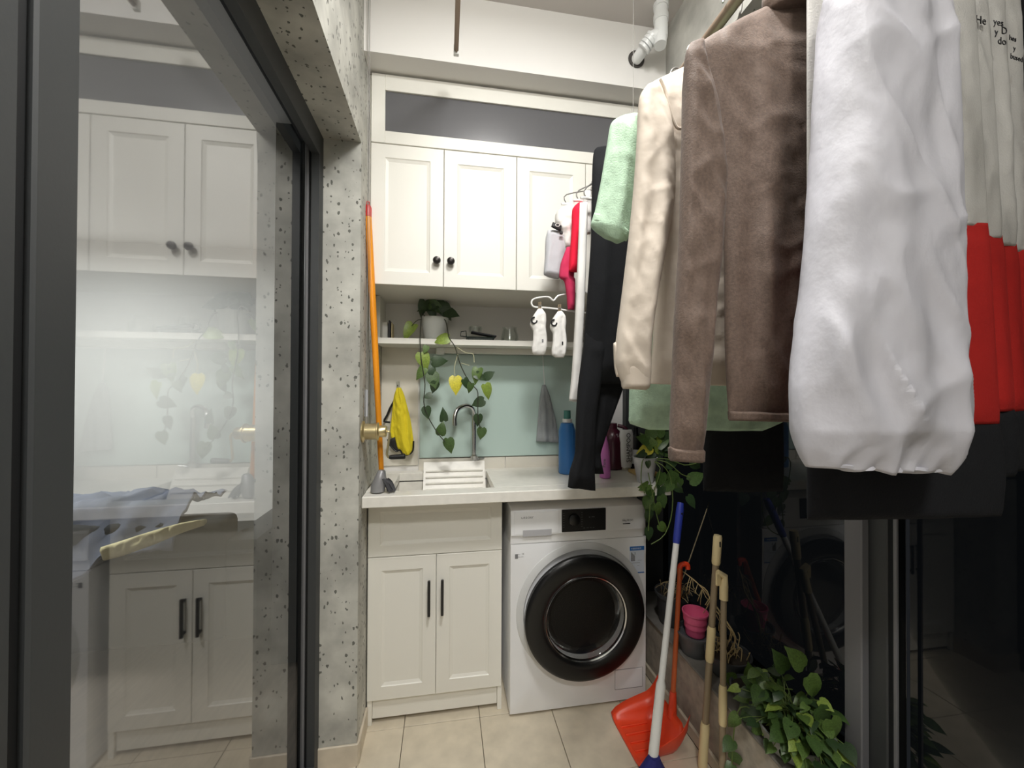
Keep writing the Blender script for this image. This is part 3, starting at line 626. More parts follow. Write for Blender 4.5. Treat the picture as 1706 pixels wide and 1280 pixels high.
bb = PZ(1088, 1262, .085); bt = P(1134, 838, 1.49)
t = thing('broom', 'broom with white handle, blue grip and blue bristles, leaning beside the washing machine', 'broom', (bb.x, bb.y, 0))
dv = (bt-bb)
pb(MB().tube([bb, bb+dv*.25, bb+dv*.27, bb+dv*.82], [.0165, .0165, .0115, .0115], 14), 'handle', M['white'], t, True)
pb(MB().tube([bb+dv*.815, bb+dv*.83, bb+dv*.97, bt], [.0125, .0140, .0150, .012], 14), 'grip', M['navy'], t, True)
gx = bb+dv*.955; pb(MB().lathe([(.004, 0), (.004, .002)], Matrix.Translation(gx+Vector((0, -.0155, 0))) @ Matrix.Rotation(PI/2, 4, 'X'), 10), 'hang_hole', M['alud'], t)
mb = MB(); rg = []
for z, wx, wy, off in ((bb.z+.01, .018, .018, 0), (bb.z-.01, .030, .024, -.004), (bb.z-.045, .055, .030, -.010), (.002, .075, .036, -.018)):
    rg.append([Vector((bb.x+off+wx*math.cos(2*PI*k/16), bb.y-.008+wy*math.sin(2*PI*k/16), z)) for k in range(16)])
mb.rings(rg); pb(mb, 'bristles', M['navyb'], t, True)

def mop(name, label, pts, secs):
    base = pts[0]; top_ = pts[1]; t = thing(name, label, 'mop', (base.x, base.y, 0)); d = top_-base
    for nm, a, b, r, mk in secs:
        n = 6; pb(MB().tube([base+d*a, base+d*(a+(b-a)*.08), base+d*(b-(b-a)*.08), base+d*b], [r*.86, r, r, r*.86], 14), nm, M[mk], t, True)
    return t, base, d
b1 = PX(1170, 1290, .899); b1.z = .004; t1 = PX(1196, 892, .982)
t, base, d = mop('mop_handle', 'taller telescopic mop handle, taupe tube with cream grips and rounded hanging end', (b1, t1),
    (('lower_grip', 0, .19, .0155, 'cream'), ('tube', .18, .46, .0115, 'taupe'), ('middle_grip', .45, .60, .0145, 'cream'), ('tube', .59, .90, .0115, 'taupe'), ('top_grip', .87, 1.0, .0150, 'cream')))
gx = base+d*.965; pb(MB().box(-.003, .003, -.001, .001, -.010, .010, .0009, 1, Matrix.Translation(gx+Vector((0, -.0145, 0)))), 'hang_slot', M['alud'], t)
b2 = PX(1203, 1300, .893); b2.z = .004; t2 = PX(1206, 966, .978)
t, base, d = mop('mop_handle', 'shorter telescopic mop handle with an angled cream top bracket', (b2, t2),
    (('tube', .0, .33, .0105, 'taupe'), ('middle_grip', .32, .50, .0130, 'cream'), ('tube', .49, .93, .0100, 'taupe')))
pb(MB().tube([base+d*.90, base+d*.97, t2+Vector((.002, 0, .012)), t2+Vector((-.022, .004, .026))], [.014, .0145, .012, .010], 10), 'bracket', M['cream'], t, True)
pb(MB().box(-.032, -.012, -.004, .004, -.02, .026, .003, 1, Matrix.Translation(t2)), 'clip', M['cream'], t)

# orange squeegee mop on the counter
a = P(636, 792, 1.625); b = P(613, 352, 1.603)
t = thing('sponge_mop', 'grey-headed mop with orange handle and red cap, standing on the counter', 'mop', Vector((a.x, a.y, .936)))
pb(MB().tube([a-Vector((0, 0, .01)), a.lerp(b, .35), a.lerp(b, .6), b], [.0095, .0115, .0125, .0125], 14, 3), 'handle', M['orange'], t, True)
pb(MB().tube([b-Vector((0, 0, .022)), b+Vector((0, 0, .012)), b+Vector((0, 0, .022))], [.0138, .0138, .010], 14), 'cap', M['redcap'], t, True)
pb(MB().tube([b+Vector((-.005, 0, .02)), b+Vector((-.004, 0, .036)), b+Vector((.004, 0, .036)), b+Vector((.005, 0, .02))], .0018, 6, 3), 'hanging_loop', M['redcap'], t, True)
c = Vector((a.x+.004, 1.595, .936)); mb = MB(); rg = []
for z, wx, wy, off in ((.004, .026, .024, -.014), (.03, .028, .026, -.010), (.055, .022, .022, -.004), (.08, .015, .016, 0), (.085, .010, .01, 0)):
    rg.append([c+Vector((off+wx*math.cos(2*PI*k/14), -.004+wy*math.sin(2*PI*k/14), z)) for k in range(14)])
pb(mb.rings(rg), 'mop_head', M['mopgrey'], t, True)
mb = MB(); rnd = random.Random(2)
for i in range(26):
    x0 = rnd.uniform(.0, .022); y0 = rnd.uniform(-.03, .02); mb.tube([c+Vector((x0, y0, .06-abs(x0)*.6)), c+Vector((x0+.014, y0-.004, .035)), c+Vector((x0+.02+rnd.uniform(0, .012), y0-.004, .005))], .0032, 5, 2)
pb(mb, 'fringe', M['mopdark'], t, True)['kind'] = 'stuff'

# crank of the clothes lift, with its cords
K = Vector((XL+.001, 1.555, 1.172)); RX = Matrix.Translation(K) @ Matrix.Rotation(PI/2, 4, 'Y')
t = thing('lift_crank', 'brass hand crank on the concrete wall for raising the drying rods', 'crank', K)
pb(MB().lathe([(.040, 0), (.040, .004), (.034, .007), (.030, .010), (.030, .050), (.034, .052), (.034, .056), (.025, .058), (.022, .060), (.022, .082), (.019, .086), (.002, .086)], RX, 36), 'gear_housing', M['brass'], t, True)
e = K+Vector((.090, -.005, 0)); e2 = P(650, 762, 1.545)
cr = pb(MB().tube([K+Vector((.08, 0, 0)), e, e+Vector((.008, 0, -.01)), e2+Vector((-.012, 0, .01)), e2+Vector((0, 0, 0))], .0042, 8, 2), 'crank_arm', M['brass'], t, True)
pb(MB().tube([e2+Vector((-.004, 0, 0)), e2+Vector((.004, 0, 0)), e2+Vector((.052, 0, .002)), e2+Vector((.055, 0, .002))], [.006, .0085, .0105, .008], 12), 'grip', M['black'], cr, True)
mb = MB()
for dx, dy in ((.006, .0), (.012, .012)): mb.tube([K+Vector((dx+.004, dy, .03)), Vector((XL+dx+.006, 1.575+dy, 1.75)), Vector((XL+dx+.012, 1.515-dy*.3, 2.6)), Vector((XL+dx+.014, 1.51-dy*.3, ZC))], .0012, 5)
pb(mb, 'cord', M['steel'], t)
pb(MB().tube([K+Vector((.010, .01, .055)), K+Vector((.010, .012, .155))], .006, 10), 'cord_sleeve', M['lgrey'], t, True)

# drying rods
tip = P(761, 88, 1.44)
r1 = thing('drying_rod', 'empty brown drying rod hanging high in front of the white beam', 'rod', (tip.x, .7, tip.z))
mb = MB().box(tip.x-.010, tip.x+.006, -.55, 1.44, tip.z+.003, tip.z+.026, .002).box(tip.x-.004, tip.x+.002, -.55, 1.44, tip.z-.002, tip.z+.004)
pb(mb, 'rail', M['rod'], r1)
pb(MB().box(tip.x-.0115, tip.x+.0075, 1.436, 1.452, tip.z-.006, tip.z+.028, .002), 'end_cap', M['white'], r1)
for y in (-.3, 1.1): pb(MB().tube([(tip.x, y, tip.z+.02), (tip.x, y, ZC)], .0011, 5), 'suspension_cord', M['steel'], r1)
XR, ZR = .56, 2.10
r2 = thing('drying_rod', 'loaded drying rod running overhead along the line of hanging clothes', 'rod', (XR, .7, ZR))
pb(MB().tube([(XR, -.5, ZR), (XR, 1.46, ZR)], .012, 12), 'rail', M['rod'], r2, True)
pb(MB().lathe([(.014, 0), (.014, .02)], Matrix.Translation((XR, 1.475, ZR)) @ Matrix.Rotation(PI/2, 4, 'X'), 14), 'end_cap', M['white'], r2, True)
for y in (-.2, 1.135): pb(MB().tube([(XR, y, ZR+.01), (XR, y, ZC)], .0008, 5), 'suspension_cord', M['steel'], r2)

# white drain pipes
pv = thing('drain_pipe', 'white plastic drain pipe with capped tee in the upper right corner', 'pipe', P(1100, 30, 1.44))
Yp = 1.43; jn = P(1101, 62, Yp); tpt = P(1104, -40, Yp); tpt = Vector((jn.x, Yp, ZC))
pb(MB().tube([tpt, jn+Vector((0, 0, -.005))], .0255, 20), 'riser', M['pvc'], pv, True)
for y in (10, 32): q = P(1105, y, Yp); pb(MB().tube([Vector((jn.x, Yp, q.z-.012)), Vector((jn.x, Yp, q.z+.012))], .0285, 20), 'collar', M['pvc'], pv, True)
hole = P(1060, 99, 1.528); s_ = P(1066, 92, 1.50)
mid = P(1086, 62, 1.44)
pb(MB().tube([hole, P(1064, 94, 1.50), P(1076, 76, 1.46), mid, jn+Vector((0, 0, .01))], .0215, 18, 4), 'branch', M['pvc'], pv, True)
for k in range(4):
    a = P(1072+k*4.4, 82-k*6.0, 1.46-.005*k); b = P(1075+k*4.4, 78-k*6, 1.455-.005*k); pb(MB().tube([a, b], .027, 18), 'collar', M['pvc'], pv, True)
pb(MB().tube([jn+Vector((0, 0, .02)), P(1100, 76, Yp-.01)], [.024, .0225], 20), 'tee_cap', M['pvc'], pv, True)
pb(MB().lathe([(.020, 0), (.020, .006), (.034, .006), (.035, .002), (.034, 0)], Matrix.Translation(Vector((hole.x, 1.53, hole.z))) @ Matrix.Rotation(PI/2, 4, 'X'), 28), 'wall_ring', mat('dark rubber ring', (74, 70, 68), .6), pv, True)

# ------------------------------------------------------------------ shelf and counter things
def at_shelf(px, Y): c = P(px, 560, Y); return Vector((c.x, Y, 1.553))
c = at_shelf(640, 1.92)
tag(MB().box(c.x-.022, c.x+.018, 1.90, 1.95, 1.553, 1.635, .002).build('carton', M['cab'], None, False, c), 'small white carton at the left end of the wall shelf', 'box')
c = at_shelf(650, 1.90)
tag(MB().box(c.x-.003, c.x+.003, 1.87, 1.95, 1.553, 1.638, .001).build('booklet', M['mopdark'], None, False, c), 'thin dark booklet standing beside the small white carton', 'booklet')
c = at_shelf(654, 1.91)
tag(MB().box(c.x-.002, c.x+.002, 1.88, 1.95, 1.553, 1.63, .001).build('booklet', M['cream'], None, False, c), 'thin cream booklet standing right of the dark booklet', 'booklet')
c = at_shelf(797, 1.90); t = thing('wire_tray', 'dark green wire tray with a loop handle on the shelf between pot and jar', 'tray', c)
mb = MB(); zz = 1.553
mb.tube([c+Vector((-.055, -.03, .018)), c+Vector((.075, -.03, .018)), c+Vector((.075, .04, .018)), c+Vector((-.055, .04, .018)), c+Vector((-.055, -.03, .018))], .003, 6)
mb.tube([c+Vector((-.055, -.03, .018)), c+Vector((-.085, -.03, .022)), c+Vector((-.083, -.03, .042)), c+Vector((-.06, -.03, .046)), c+Vector((-.058, -.03, .018))], .0025, 6)
for x in (-.05, .07): mb.tube([c+Vector((x, -.03, .018)), c+Vector((x-.006, -.034, .004)), c+Vector((x+.010, -.034, .003))], .0025, 6, 2)
pb(mb, 'wire_frame', M['darkgreen'], t, True)
pb(MB().box(c.x-.05, c.x+.07, 1.87, 1.94, 1.558, 1.571, .002), 'tray_base', M['darkgreen'], t)
pb(MB().box(-.055, .065, -.03, .03, -.003, .004, .002, 1, Matrix.Translation(c+Vector((.02, .005, .036))) @ Matrix.Rotation(.16, 4, 'Y')), 'lid', M['mopdark'], t)
def lathe_thing(name, label, cat, c, prof, m, n=28):
    t = tag(MB().lathe(prof, Matrix.Translation(c), n).build(name, m, None, True, c), label, cat); return t
c = at_shelf(792, 1.92)+Vector((0, 0, .046))
lathe_thing('glass_jar', 'small clear glass bowl lying on the dark wire tray', 'jar', c, [(.022, 0), (.03, .002), (.033, .018), (.03, .03), (.027, .03), (.029, .018), (.026, .006), (.002, .005)], M['clear'])
c = at_shelf(849, 1.90)
lathe_thing('glass_jar', 'clear tapered glass jar standing at the right end of the shelf', 'jar', c, [(.042, 0), (.045, .003), (.042, .03), (.034, .058), (.033, .066), (.036, .072), (.033, .072), (.030, .062), (.039, .03), (.041, .006), (.002, .005)], M['clear'])

# yellow towel on its hook
hk = P(663, 642, 1.985)
t = thing('wall_hook', 'small clear hook on the pale tile above the yellow towel', 'hook', hk)
pb(MB().box(hk.x-.008, hk.x+.008, 1.984, 1.991, hk.z-.012, hk.z+.018, .002), 'hook_plate', M['clear'], t)
pb(MB().tube([hk+Vector((0, -.002, .0)), hk+Vector((0, -.016, -.008)), hk+Vector((0, -.02, .002))], .0025, 6, 2), 'hook_arm', M['chrome'], t)

def fbm(x, y, s): return noise.noise(Vector((x, y, s)))+.5*noise.noise(Vector((x*2.1, y*2.1, s+7)))
def cloth(mb, rows, Y, th, nz=70, nx=26, fold=.010, ff=14, wr=.004, wf=30, seed=1, diag=.25, gather=None, flat=.0, dy=0):
    """closed lofted sheet of cloth: rows are (xl, yl, xr, yr) pixel spans in the vertical plane Y, top to bottom"""
    R_ = [(P(a, b, Y), P(c, d, Y)) for a, b, c, d in rows]
    L = [0]
    for i in range(1, len(R_)): L.append(L[-1]+max(((R_[i][0]+R_[i][1])/2-(R_[i-1][0]+R_[i-1][1])/2).length, 1e-4))
    rings = []
    for j in range(nz+1):
        s = L[-1]*j/nz; i = 0
        while i < len(L)-2 and L[i+1] < s: i += 1
        t = (s-L[i])/(L[i+1]-L[i])
        def cr(k):
            p0, p1, p2, p3 = R_[max(i-1, 0)][k], R_[i][k], R_[i+1][k], R_[min(i+2, len(R_)-1)][k]
            a = p1.lerp(p2, t); b = .5*((2*p1)+(p2-p0)*t+(2*p0-5*p1+4*p2-p3)*t*t+(3*p1-p0-3*p2+p3)*t**3); return a.lerp(b, .6)
        A_, B_ = cr(0), cr(1); wid = (B_-A_).length; c = (A_+B_)/2; hv = (B_-A_)/2
        e = j/nz; endt = min(1, .25+6*e, .35+8*(1-e))
        ring = []
        for k in range(2*nx):
            a = PI*k/nx; cs = math.cos(a); sn = math.sin(a); u = math.copysign(abs(cs)**.8, cs)
            p = c+hv*u; m_ = 1-abs(u)**4
            th_ = th*endt*min(1, wid/(2.2*th))
            yy = -th_*math.copysign(abs(sn)**.75, sn)*(1-flat)
            q = p.x*1.0
            fo = fold*fbm((p.x-c.x)*ff+seed*3.1, p.z*1.6, seed)*(.25+.75*min(1, e*1.6))
            d1_ = fbm((p.x+diag*p.z)*wf+seed, (p.z-diag*p.x)*wf*.27, seed+20); d2_ = fbm((p.x*.8-diag*1.3*p.z)*wf*.55+seed*2, (p.z+diag*p.x)*wf*.30, seed+41); ridge = .75*(1-abs(d1_)*1.6)+.55*max(0, 1-2.3*abs(d2_))**1.3+.2*max(0, 1-2.6*abs(d1_))**1.3
            sgn = 1 if sn >= 0 else -1
            p = p+Vector((0, yy+fo*m_-sgn*wr*ridge*m_, 0))
            if gather and e > 1-gather[0]:
                g = (e-1+gather[0])/gather[0]; p.y += gather[1]*g*math.sin((p.x)*gather[2]+seed)*m_*(sgn if sgn > 0 else -1)
                p.z += gather[1]*.5*g*math.sin(p.x*gather[2]*.7)*m_
            ring.append(p)
        rings.append(ring)
    mb.rings(rings); return mb
def hem(mb, xl, yl, xr, yr, h, Y, th): cloth(mb, [(xl, yl, xr, yr), (xl, yl+h, xr, yr+h)], Y, th, 6, 20, 0, 1, 0)
def hanger(parent_label, c, half, drop, m, name='clothes_hanger'):
    """c = the point under the rod; the shoulder bar spans half to each side"""
    t = thing(name, parent_label, 'hanger', c)
    mb = MB(); zt = ZR
    mb.tube([Vector((XR-.020, c.y, ZR+.004)), Vector((XR-.014, c.y, ZR+.020)), Vector((XR, c.y, ZR+.0265)), Vector((XR+.018, c.y, ZR+.016)), Vector((XR+.02, c.y, ZR-.004)), Vector((c.x, c.y, c.z+.035)), Vector((c.x, c.y, c.z))], .0022, 7, 4)
    pb(mb, 'hook', M['steel'], t, True)
    pb(MB().tube([Vector((c.x-half, c.y, c.z-drop)), Vector((c.x-half*.5, c.y, c.z-drop*.45)), Vector((c.x, c.y, c.z)), Vector((c.x+half*.5, c.y, c.z-drop*.45)), Vector((c.x+half, c.y, c.z-drop))], .005, 8, 3), 'shoulder_bar', m, t, True)
    return t
GH = 'hangers on the loaded drying rod'

# towel
t = thing('towel', 'yellow microfibre towel with black edging hanging on the back wall', 'towel', hk+Vector((0, -.02, -.1)))
pb(cloth(MB(), [(661, 646, 668, 646), (656, 662, 674, 660), (652, 700, 684, 700), (650, 725, 689, 735), (663, 748, 688, 752), (672, 757, 684, 757)], 1.958, .012, 60, 30, .03, 30, .006, 40, 4), 'cloth', M['yellow'], t, 2)
mb = MB(); mb.tube([P(x, y, 1.944) for x, y in ((646, 732), (650, 742), (660, 752), (666, 750), (672, 758), (682, 757), (688, 750), (689, 735))], .004, 8, 3); pb(mb, 'edging', M['black'], t, True)
mb = MB(); cloth(mb, [(648, 733, 658, 728), (648, 742, 662, 746), (656, 750, 667, 752)], 1.945, .004, 8, 10, 0, 1, 0); pb(mb, 'black_corner', M['black'], t, True)
mb = MB(); mb.tube([P(x, y, 1.965) for x, y in ((657, 668), (650, 680), (645, 692), (640, 702), (650, 704))], .005, 8, 3)
pb(mb, 'edging', M['black'], t, True)

# grey cloth on a loop
h2 = P(905, 597, 1.93)
t = thing('hand_towel', 'grey hand towel hanging by a long white loop below the light bar', 'towel', h2)
pb(MB().tube([P(904, 588, 1.972), P(905, 610, 1.972), P(907, 642, 1.972)], .002, 6), 'loop', M['white'], t, True)
pb(cloth(MB(), [(903, 642, 909, 641), (899, 665, 916, 660), (896, 700, 926, 700), (893, 735, 932, 738)], 1.966, .008, 40, 24, .016, 50, .005, 50, 2), 'cloth', M['greycloth'], t, 2)

# faucet
c = P(779, 700, 1.90); FB = Vector((c.x+.035, 1.955, .936))
t = thing('faucet', 'arched chrome gooseneck faucet behind the sink', 'faucet', FB)
zt = P(779, 676, 1.92).z
pb(MB().lathe([(.028, 0), (.028, .006), (.018, .012), (.018, .07), (.014, .075), (.002, .075)], Matrix.Translation(FB), 24), 'base', M['chrome'], t, True)
pb(MB().tube([FB+Vector((0, 0, .06)), Vector((FB.x, FB.y, zt-.07)), Vector((FB.x, FB.y, zt-.045)), Vector((FB.x-.012, FB.y-.02, zt-.012)), Vector((FB.x-.045, FB.y-.04, zt)), Vector((FB.x-.082, FB.y-.06, zt-.016)), Vector((FB.x-.095, FB.y-.075, zt-.05)), Vector((FB.x-.095, FB.y-.075, zt-.09))], .0105, 14, 4), 'spout', M['chrome'], t, True)
pb(MB().tube([FB+Vector((.015, 0, .05)), FB+Vector((.05, -.01, .058))], [.007, .005], 10), 'lever', M['chrome'], t, True)

# bottles on the counter
c = PZ(1008, 796, .936)
t = thing('pink_bottle', 'slim orchid pink tube bottle with pointed top on the counter', 'bottle', c)
hgt = P(1008, 724, c.y).z-.936
pb(MB().lathe([(.021, 0), (.024, .003), (.023, hgt*.3), (.020, hgt*.6), (.012, hgt*.85), (.006, hgt*.97), (.001, hgt)], Matrix.Translation(c), 24), 'bottle_body', M['pinkb'], t, True)
text('print', 'Pure', .02, M['inktxt'], t, c+Vector((-.008, -.0235, .05)), (0, -.05, 1), (-1, 0, 0))
c = PZ(1043, 783, .936); hgt = P(1041, 716, c.y).z-.936
t = thing('white_bottle', 'white squeeze bottle with black print and cap at its foot', 'bottle', c)
mb = MB(); rg = []
for f, wx, wy in ((.0, .022, .016), (.08, .023, .017), (.081, .028, .019), (.3, .033, .021), (.6, .036, .021), (.85, .036, .018), (.98, .031, .010), (1.0, .029, .006)):
    rg.append([c+Vector((wx*math.copysign(abs(math.cos(2*PI*k/28))**.8, math.cos(2*PI*k/28)), wy*math.sin(2*PI*k/28), f*hgt)) for k in range(28)])
pb(mb.rings(rg), 'bottle_body', M['white'], t, True)
pb(MB().lathe([(.0235, .0005), (.0235, .014)], Matrix.Translation(c) @ Matrix.Diagonal((1, .74, 1, 1)), 24), 'cap', mat('taupe cap', (176, 168, 150), .4), t, True)
text('print', 'SHAMPOO', .030, M['inkdk'], t, c+Vector((.012, -.0222, .04)), (0, 0, 1), (-1, 0, 0))
text('print', 'care for hair', .014, M['inkdk'], t, c+Vector((.020, -.0222, .04)), (0, 0, 1), (-1, 0, 0))
c = PZ(1062, 786, .936); c.y = 1.74
tag(MB().box(c.x-.05, c.x+.055, 1.69, 1.80, .936, .952, .003).build('wooden_board', M['bamboo'], None, False, Vector((c.x, 1.74, .936))), 'small bamboo board lying on the counter before the potted plant', 'board')
c = P(1020, 760, 1.90); c = Vector((c.x, 1.90, .936)); hgt = P(1020, 705, 1.90).z-.936
t = thing('maroon_jug', 'dark maroon glossy jug behind the pink and white bottles', 'jug', c)
pb(MB().lathe([(.055, 0), (.060, .005), (.060, hgt*.6), (.050, hgt*.78), (.024, hgt*.88), (.022, hgt), (.002, hgt)], Matrix.Translation(c), 28), 'jug_body', M['maroon'], t, True)
pb(MB().tube([c+Vector((.02, -.02, hgt*.95)), c+Vector((.05, -.04, hgt*.9)), c+Vector((.07, -.04, hgt*.7)), c+Vector((.058, -.03, hgt*.5))], .009, 10, 3), 'handle', M['maroon'], t, True)
c = P(1062, 760, 1.84); c = Vector((c.x, 1.86, .936)); hgt = P(1062, 712, 1.86).z-.936
t = thing('black_bottle', 'black bottle half hidden behind the white squeeze bottle', 'bottle', c)
pb(MB().lathe([(.026, 0), (.028, .003), (.028, hgt*.75), (.012, hgt*.85), (.012, hgt), (.001, hgt)], Matrix.Translation(c), 22), 'bottle_body', M['blackg'], t, True)
pb(MB().lathe([(.0285, .03), (.0285, .10)], Matrix.Translation(c), 22, (False, False)), 'bottle_label', M['wgrey'], t, True)
c = P(951, 780, 1.80); c = Vector((c.x-.012, 1.82, .936)); hgt = P(950, 690, 1.82).z-.936
t = thing('blue_bottle', 'tall blue detergent bottle with teal cap left of the black trousers', 'bottle', c)
pb(MB().lathe([(.036, 0), (.040, .004), (.040, hgt*.72), (.030, hgt*.84), (.020, hgt*.86), (.001, hgt*.86)], Matrix.Translation(c), 28), 'bottle_body', M['blueb'], t, True)
pb(MB().lathe([(.022, hgt*.86), (.022, hgt*.92), (.001, hgt*.92)], Matrix.Translation(c), 22), 'collar', M['white'], t, True)
pb(MB().lathe([(.017, hgt*.92), (.016, hgt*1.06), (.001, hgt*1.06)], Matrix.Translation(c), 22), 'cap', M['greencap'], t, True)

# ------------------------------------------------------------------ laundry on the rod
def garment(name, label, cat, px, py, Y): return thing(name, label, cat, P(px, py, Y))
# white windbreaker nearest the camera
Y = .455
g = garment('white_windbreaker', 'crinkled white nylon garment with gathered elastic hem, nearest the camera', 'clothing', 1460, 0, Y)
rows = [(1395, -70, 1555, -72), (1378, 0, 1562, 0), (1368, 120, 1572, 120), (1360, 260, 1580, 255), (1350, 400, 1588, 400), (1334, 560, 1592, 540), (1325, 640, 1598, 620), (1326, 700, 1600, 690), (1330, 740, 1596, 742), (1336, 762, 1588, 768), (1344, 778, 1574, 786)]
pb(cloth(MB(), rows, Y, .034, 150, 60, .020, 9, .011, 12, 3, .55, (.05, .005, 170)), 'body', M['whitef'], g, 2)
pb(cloth(MB(), [(1345, 768, 1574, 776), (1352, 776, 1566, 783)], Y, .022, 10, 40, .004, 40, .002, 60, 6, 0, (1, .004, 150)), 'elastic_hem', M['whitef'], g, 2)
hanger('hanger inside the crinkled white nylon garment', Vector((P(1470, 0, Y).x, Y, 2.04)), .08, .03, M['white'], 'clothes_hanger')['group'] = GH

# brown turtleneck
Y = .60
g = garment('brown_turtleneck', 'taupe brown long-sleeved turtleneck top on the drying rod', 'clothing', 1330, 0, Y)
rows = [(1290, 2, 1372, 2), (1274, 12, 1392, 14), (1232, 32, 1430, 34), (1180, 62, 1484, 64), (1158, 82, 1506, 84), (1166, 120, 1498, 122), (1180, 180, 1486, 180), (1192, 250, 1476, 250), (1204, 340, 1466, 340), (1208, 440, 1462, 440), (1209, 560, 1464, 560), (1212, 640, 1466, 640), (1214, 690, 1466, 698), (1216, 700, 1462, 704)]
pb(cloth(MB(), rows, Y, .020, 120, 50, .014, 14, .0035, 24, 8, .6), 'body', M['brown'], g, 2)
pb(cloth(MB(), [(1277, -22, 1386, -22), (1275, 0, 1390, 0), (1280, 20, 1384, 22)], Y-.004, .026, 14, 30, 0, 1, .0015, 40, 2), 'collar', M['brown'], g, 2)
pb(cloth(MB(), [(1150, 72, 1172, 68), (1143, 90, 1178, 120), (1140, 160, 1196, 190), (1137, 260, 1207, 300), (1133, 400, 1200, 420), (1128, 500, 1190, 510), (1122, 640, 1178, 650), (1117, 740, 1170, 745), (1118, 766, 1170, 770)], Y-.022, .017, 110, 30, .014, 22, .0045, 28, 5, .3), 'sleeve', M['brown'], g, 2)
pb(cloth(MB(), [(1116, 744, 1171, 748), (1117, 768, 1170, 771)], Y-.022, .0185, 6, 20, .002, 10, 0), 'cuff', M['brown'], g, 2)
pb(cloth(MB(), [(1494, 72, 1512, 74), (1486, 120, 1522, 96), (1472, 200, 1526, 180), (1464, 300, 1530, 300), (1470, 420, 1536, 420), (1480, 600, 1540, 600), (1490, 740, 1540, 740)], Y-.018, .014, 60, 18, .01, 20, .003, 30, 6), 'sleeve', M['brown'], g, 2)
pb(cloth(MB(), [(1214, 684, 1466, 690), (1215, 701, 1464, 706)], Y, .0215, 6, 30, .004, 14, 0), 'hem_band', M['brown'], g, 2)
hanger('hanger inside the taupe brown turtleneck', Vector((P(1330, 0, Y).x, Y, P(1330, 18, Y).z)), .11, .05, M['white'])['group'] = GH

# cream blouse
Y = .71
g = garment('cream_blouse', 'cream long-sleeved blouse hanging between the mint top and brown turtleneck', 'clothing', 1210, 150, Y)
rows = [(1165, 100, 1260, 100), (1125, 118, 1300, 120), (1082, 140, 1340, 142), (1070, 158, 1352, 160), (1080, 220, 1345, 220), (1092, 300, 1335, 300), (1096, 420, 1330, 420), (1090, 540, 1332, 540), (1084, 630, 1334, 636), (1084, 640, 1332, 646)]
pb(cloth(MB(), rows, Y, .016, 90, 40, .014, 14, .005, 30, 4, .3), 'body', M['creamf'], g, 2)
pb(cloth(MB(), [(1078, 142, 1096, 138), (1066, 162, 1112, 175), (1062, 240, 1122, 250), (1056, 320, 1122, 330), (1048, 400, 1108, 410), (1036, 500, 1090, 510), (1027, 570, 1082, 575), (1026, 610, 1082, 640), (1040, 648, 1076, 650)], Y-.020, .018, 100, 30, .014, 20, .0035, 30, 7, .5), 'sleeve', M['creamf'], g, 2)
pb(cloth(MB(), [(1034, 606, 1083, 606), (1038, 648, 1080, 648)], Y-.022, .0185, 8, 18, .002, 20, .001, 40, 3), 'cuff', M['creamf'], g, 2)
pb(cloth(MB(), [(1022, 572, 1034, 566), (1024, 612, 1033, 606), (1027, 628, 1032, 628)], Y-.016, .006, 10, 10, .001, 20, 0), 'cuff_tab', M['creamf'], g, 2)
pb(cloth(MB(), [(1340, 150, 1354, 150), (1338, 200, 1376, 200), (1340, 320, 1390, 320), (1350, 480, 1400, 480), (1360, 620, 1400, 620)], Y-.012, .012, 40, 16, .01, 20, .003, 26, 8), 'sleeve', M['creamf'], g, 2)
nk = [P(x, y, Y-.020) for x, y in ((1100, 132), (1108, 150), (1114, 175), (1122, 200), (1130, 214), (1145, 211), (1160, 206))]
pb(MB().tube(nk, .0028, 8, 4), 'neckline_seam', M['creamf'], g, True)
hanger('hanger inside the cream blouse', Vector((P(1215, 0, Y).x, Y, P(1215, 118, Y).z)), .10, .04, M['white'])['group'] = GH

# mint top
Y = .83
g = garment('mint_top', 'pale mint green short-sleeved knit top behind the cream blouse', 'clothing', 1170, 200, Y)
rows = [(1115, 165, 1235, 165), (1070, 185, 1280, 185), (1040, 200, 1306, 202), (1042, 240, 1302, 240), (1050, 300, 1296, 300), (1055, 400, 1292, 400), (1052, 520, 1298, 520), (1049, 640, 1302, 640), (1048, 690, 1304, 690), (1049, 706, 1303, 704), (1080, 716, 1270, 718)]
pb(cloth(MB(), rows, Y, .016, 90, 34, .014, 12, .004, 30, 11, .1), 'body', M['mint'], g, 2)
pb(cloth(MB(), [(1030, 196, 1064, 190), (1018, 206, 1062, 230), (1012, 240, 1060, 270), (1002, 300, 1056, 320), (992, 350, 1052, 350), (985, 376, 1046, 396), (1006, 396, 1030, 406)], Y-.020, .016, 50, 26, .010, 20, .003, 28, 12), 'sleeve', M['mint'], g, 2)
pb(cloth(MB(), [(990, 355, 1049, 388), (986, 371, 1044, 402)], Y-.021, .0165, 6, 18, .002, 20, 0), 'sleeve_hem', M['mint'], g, 2)
pb(cloth(MB(), [(1044, 268, 1062, 264), (1042, 276, 1064, 272)], Y-.022, .006, 4, 8, 0, 1, 0), 'yoke_seam', M['mint'], g, 2)
pb(cloth(MB(), [(1290, 200, 1320, 210), (1292, 280, 1340, 290), (1296, 370, 1350, 370)], Y-.008, .014, 24, 16, .008, 20, .002, 30, 13), 'sleeve', M['mint'], g, 2)
hanger('hanger inside the pale mint top', Vector((P(1172, 0, Y).x, Y, P(1172, 182, Y).z)), .11, .035, M['white'])['group'] = GH

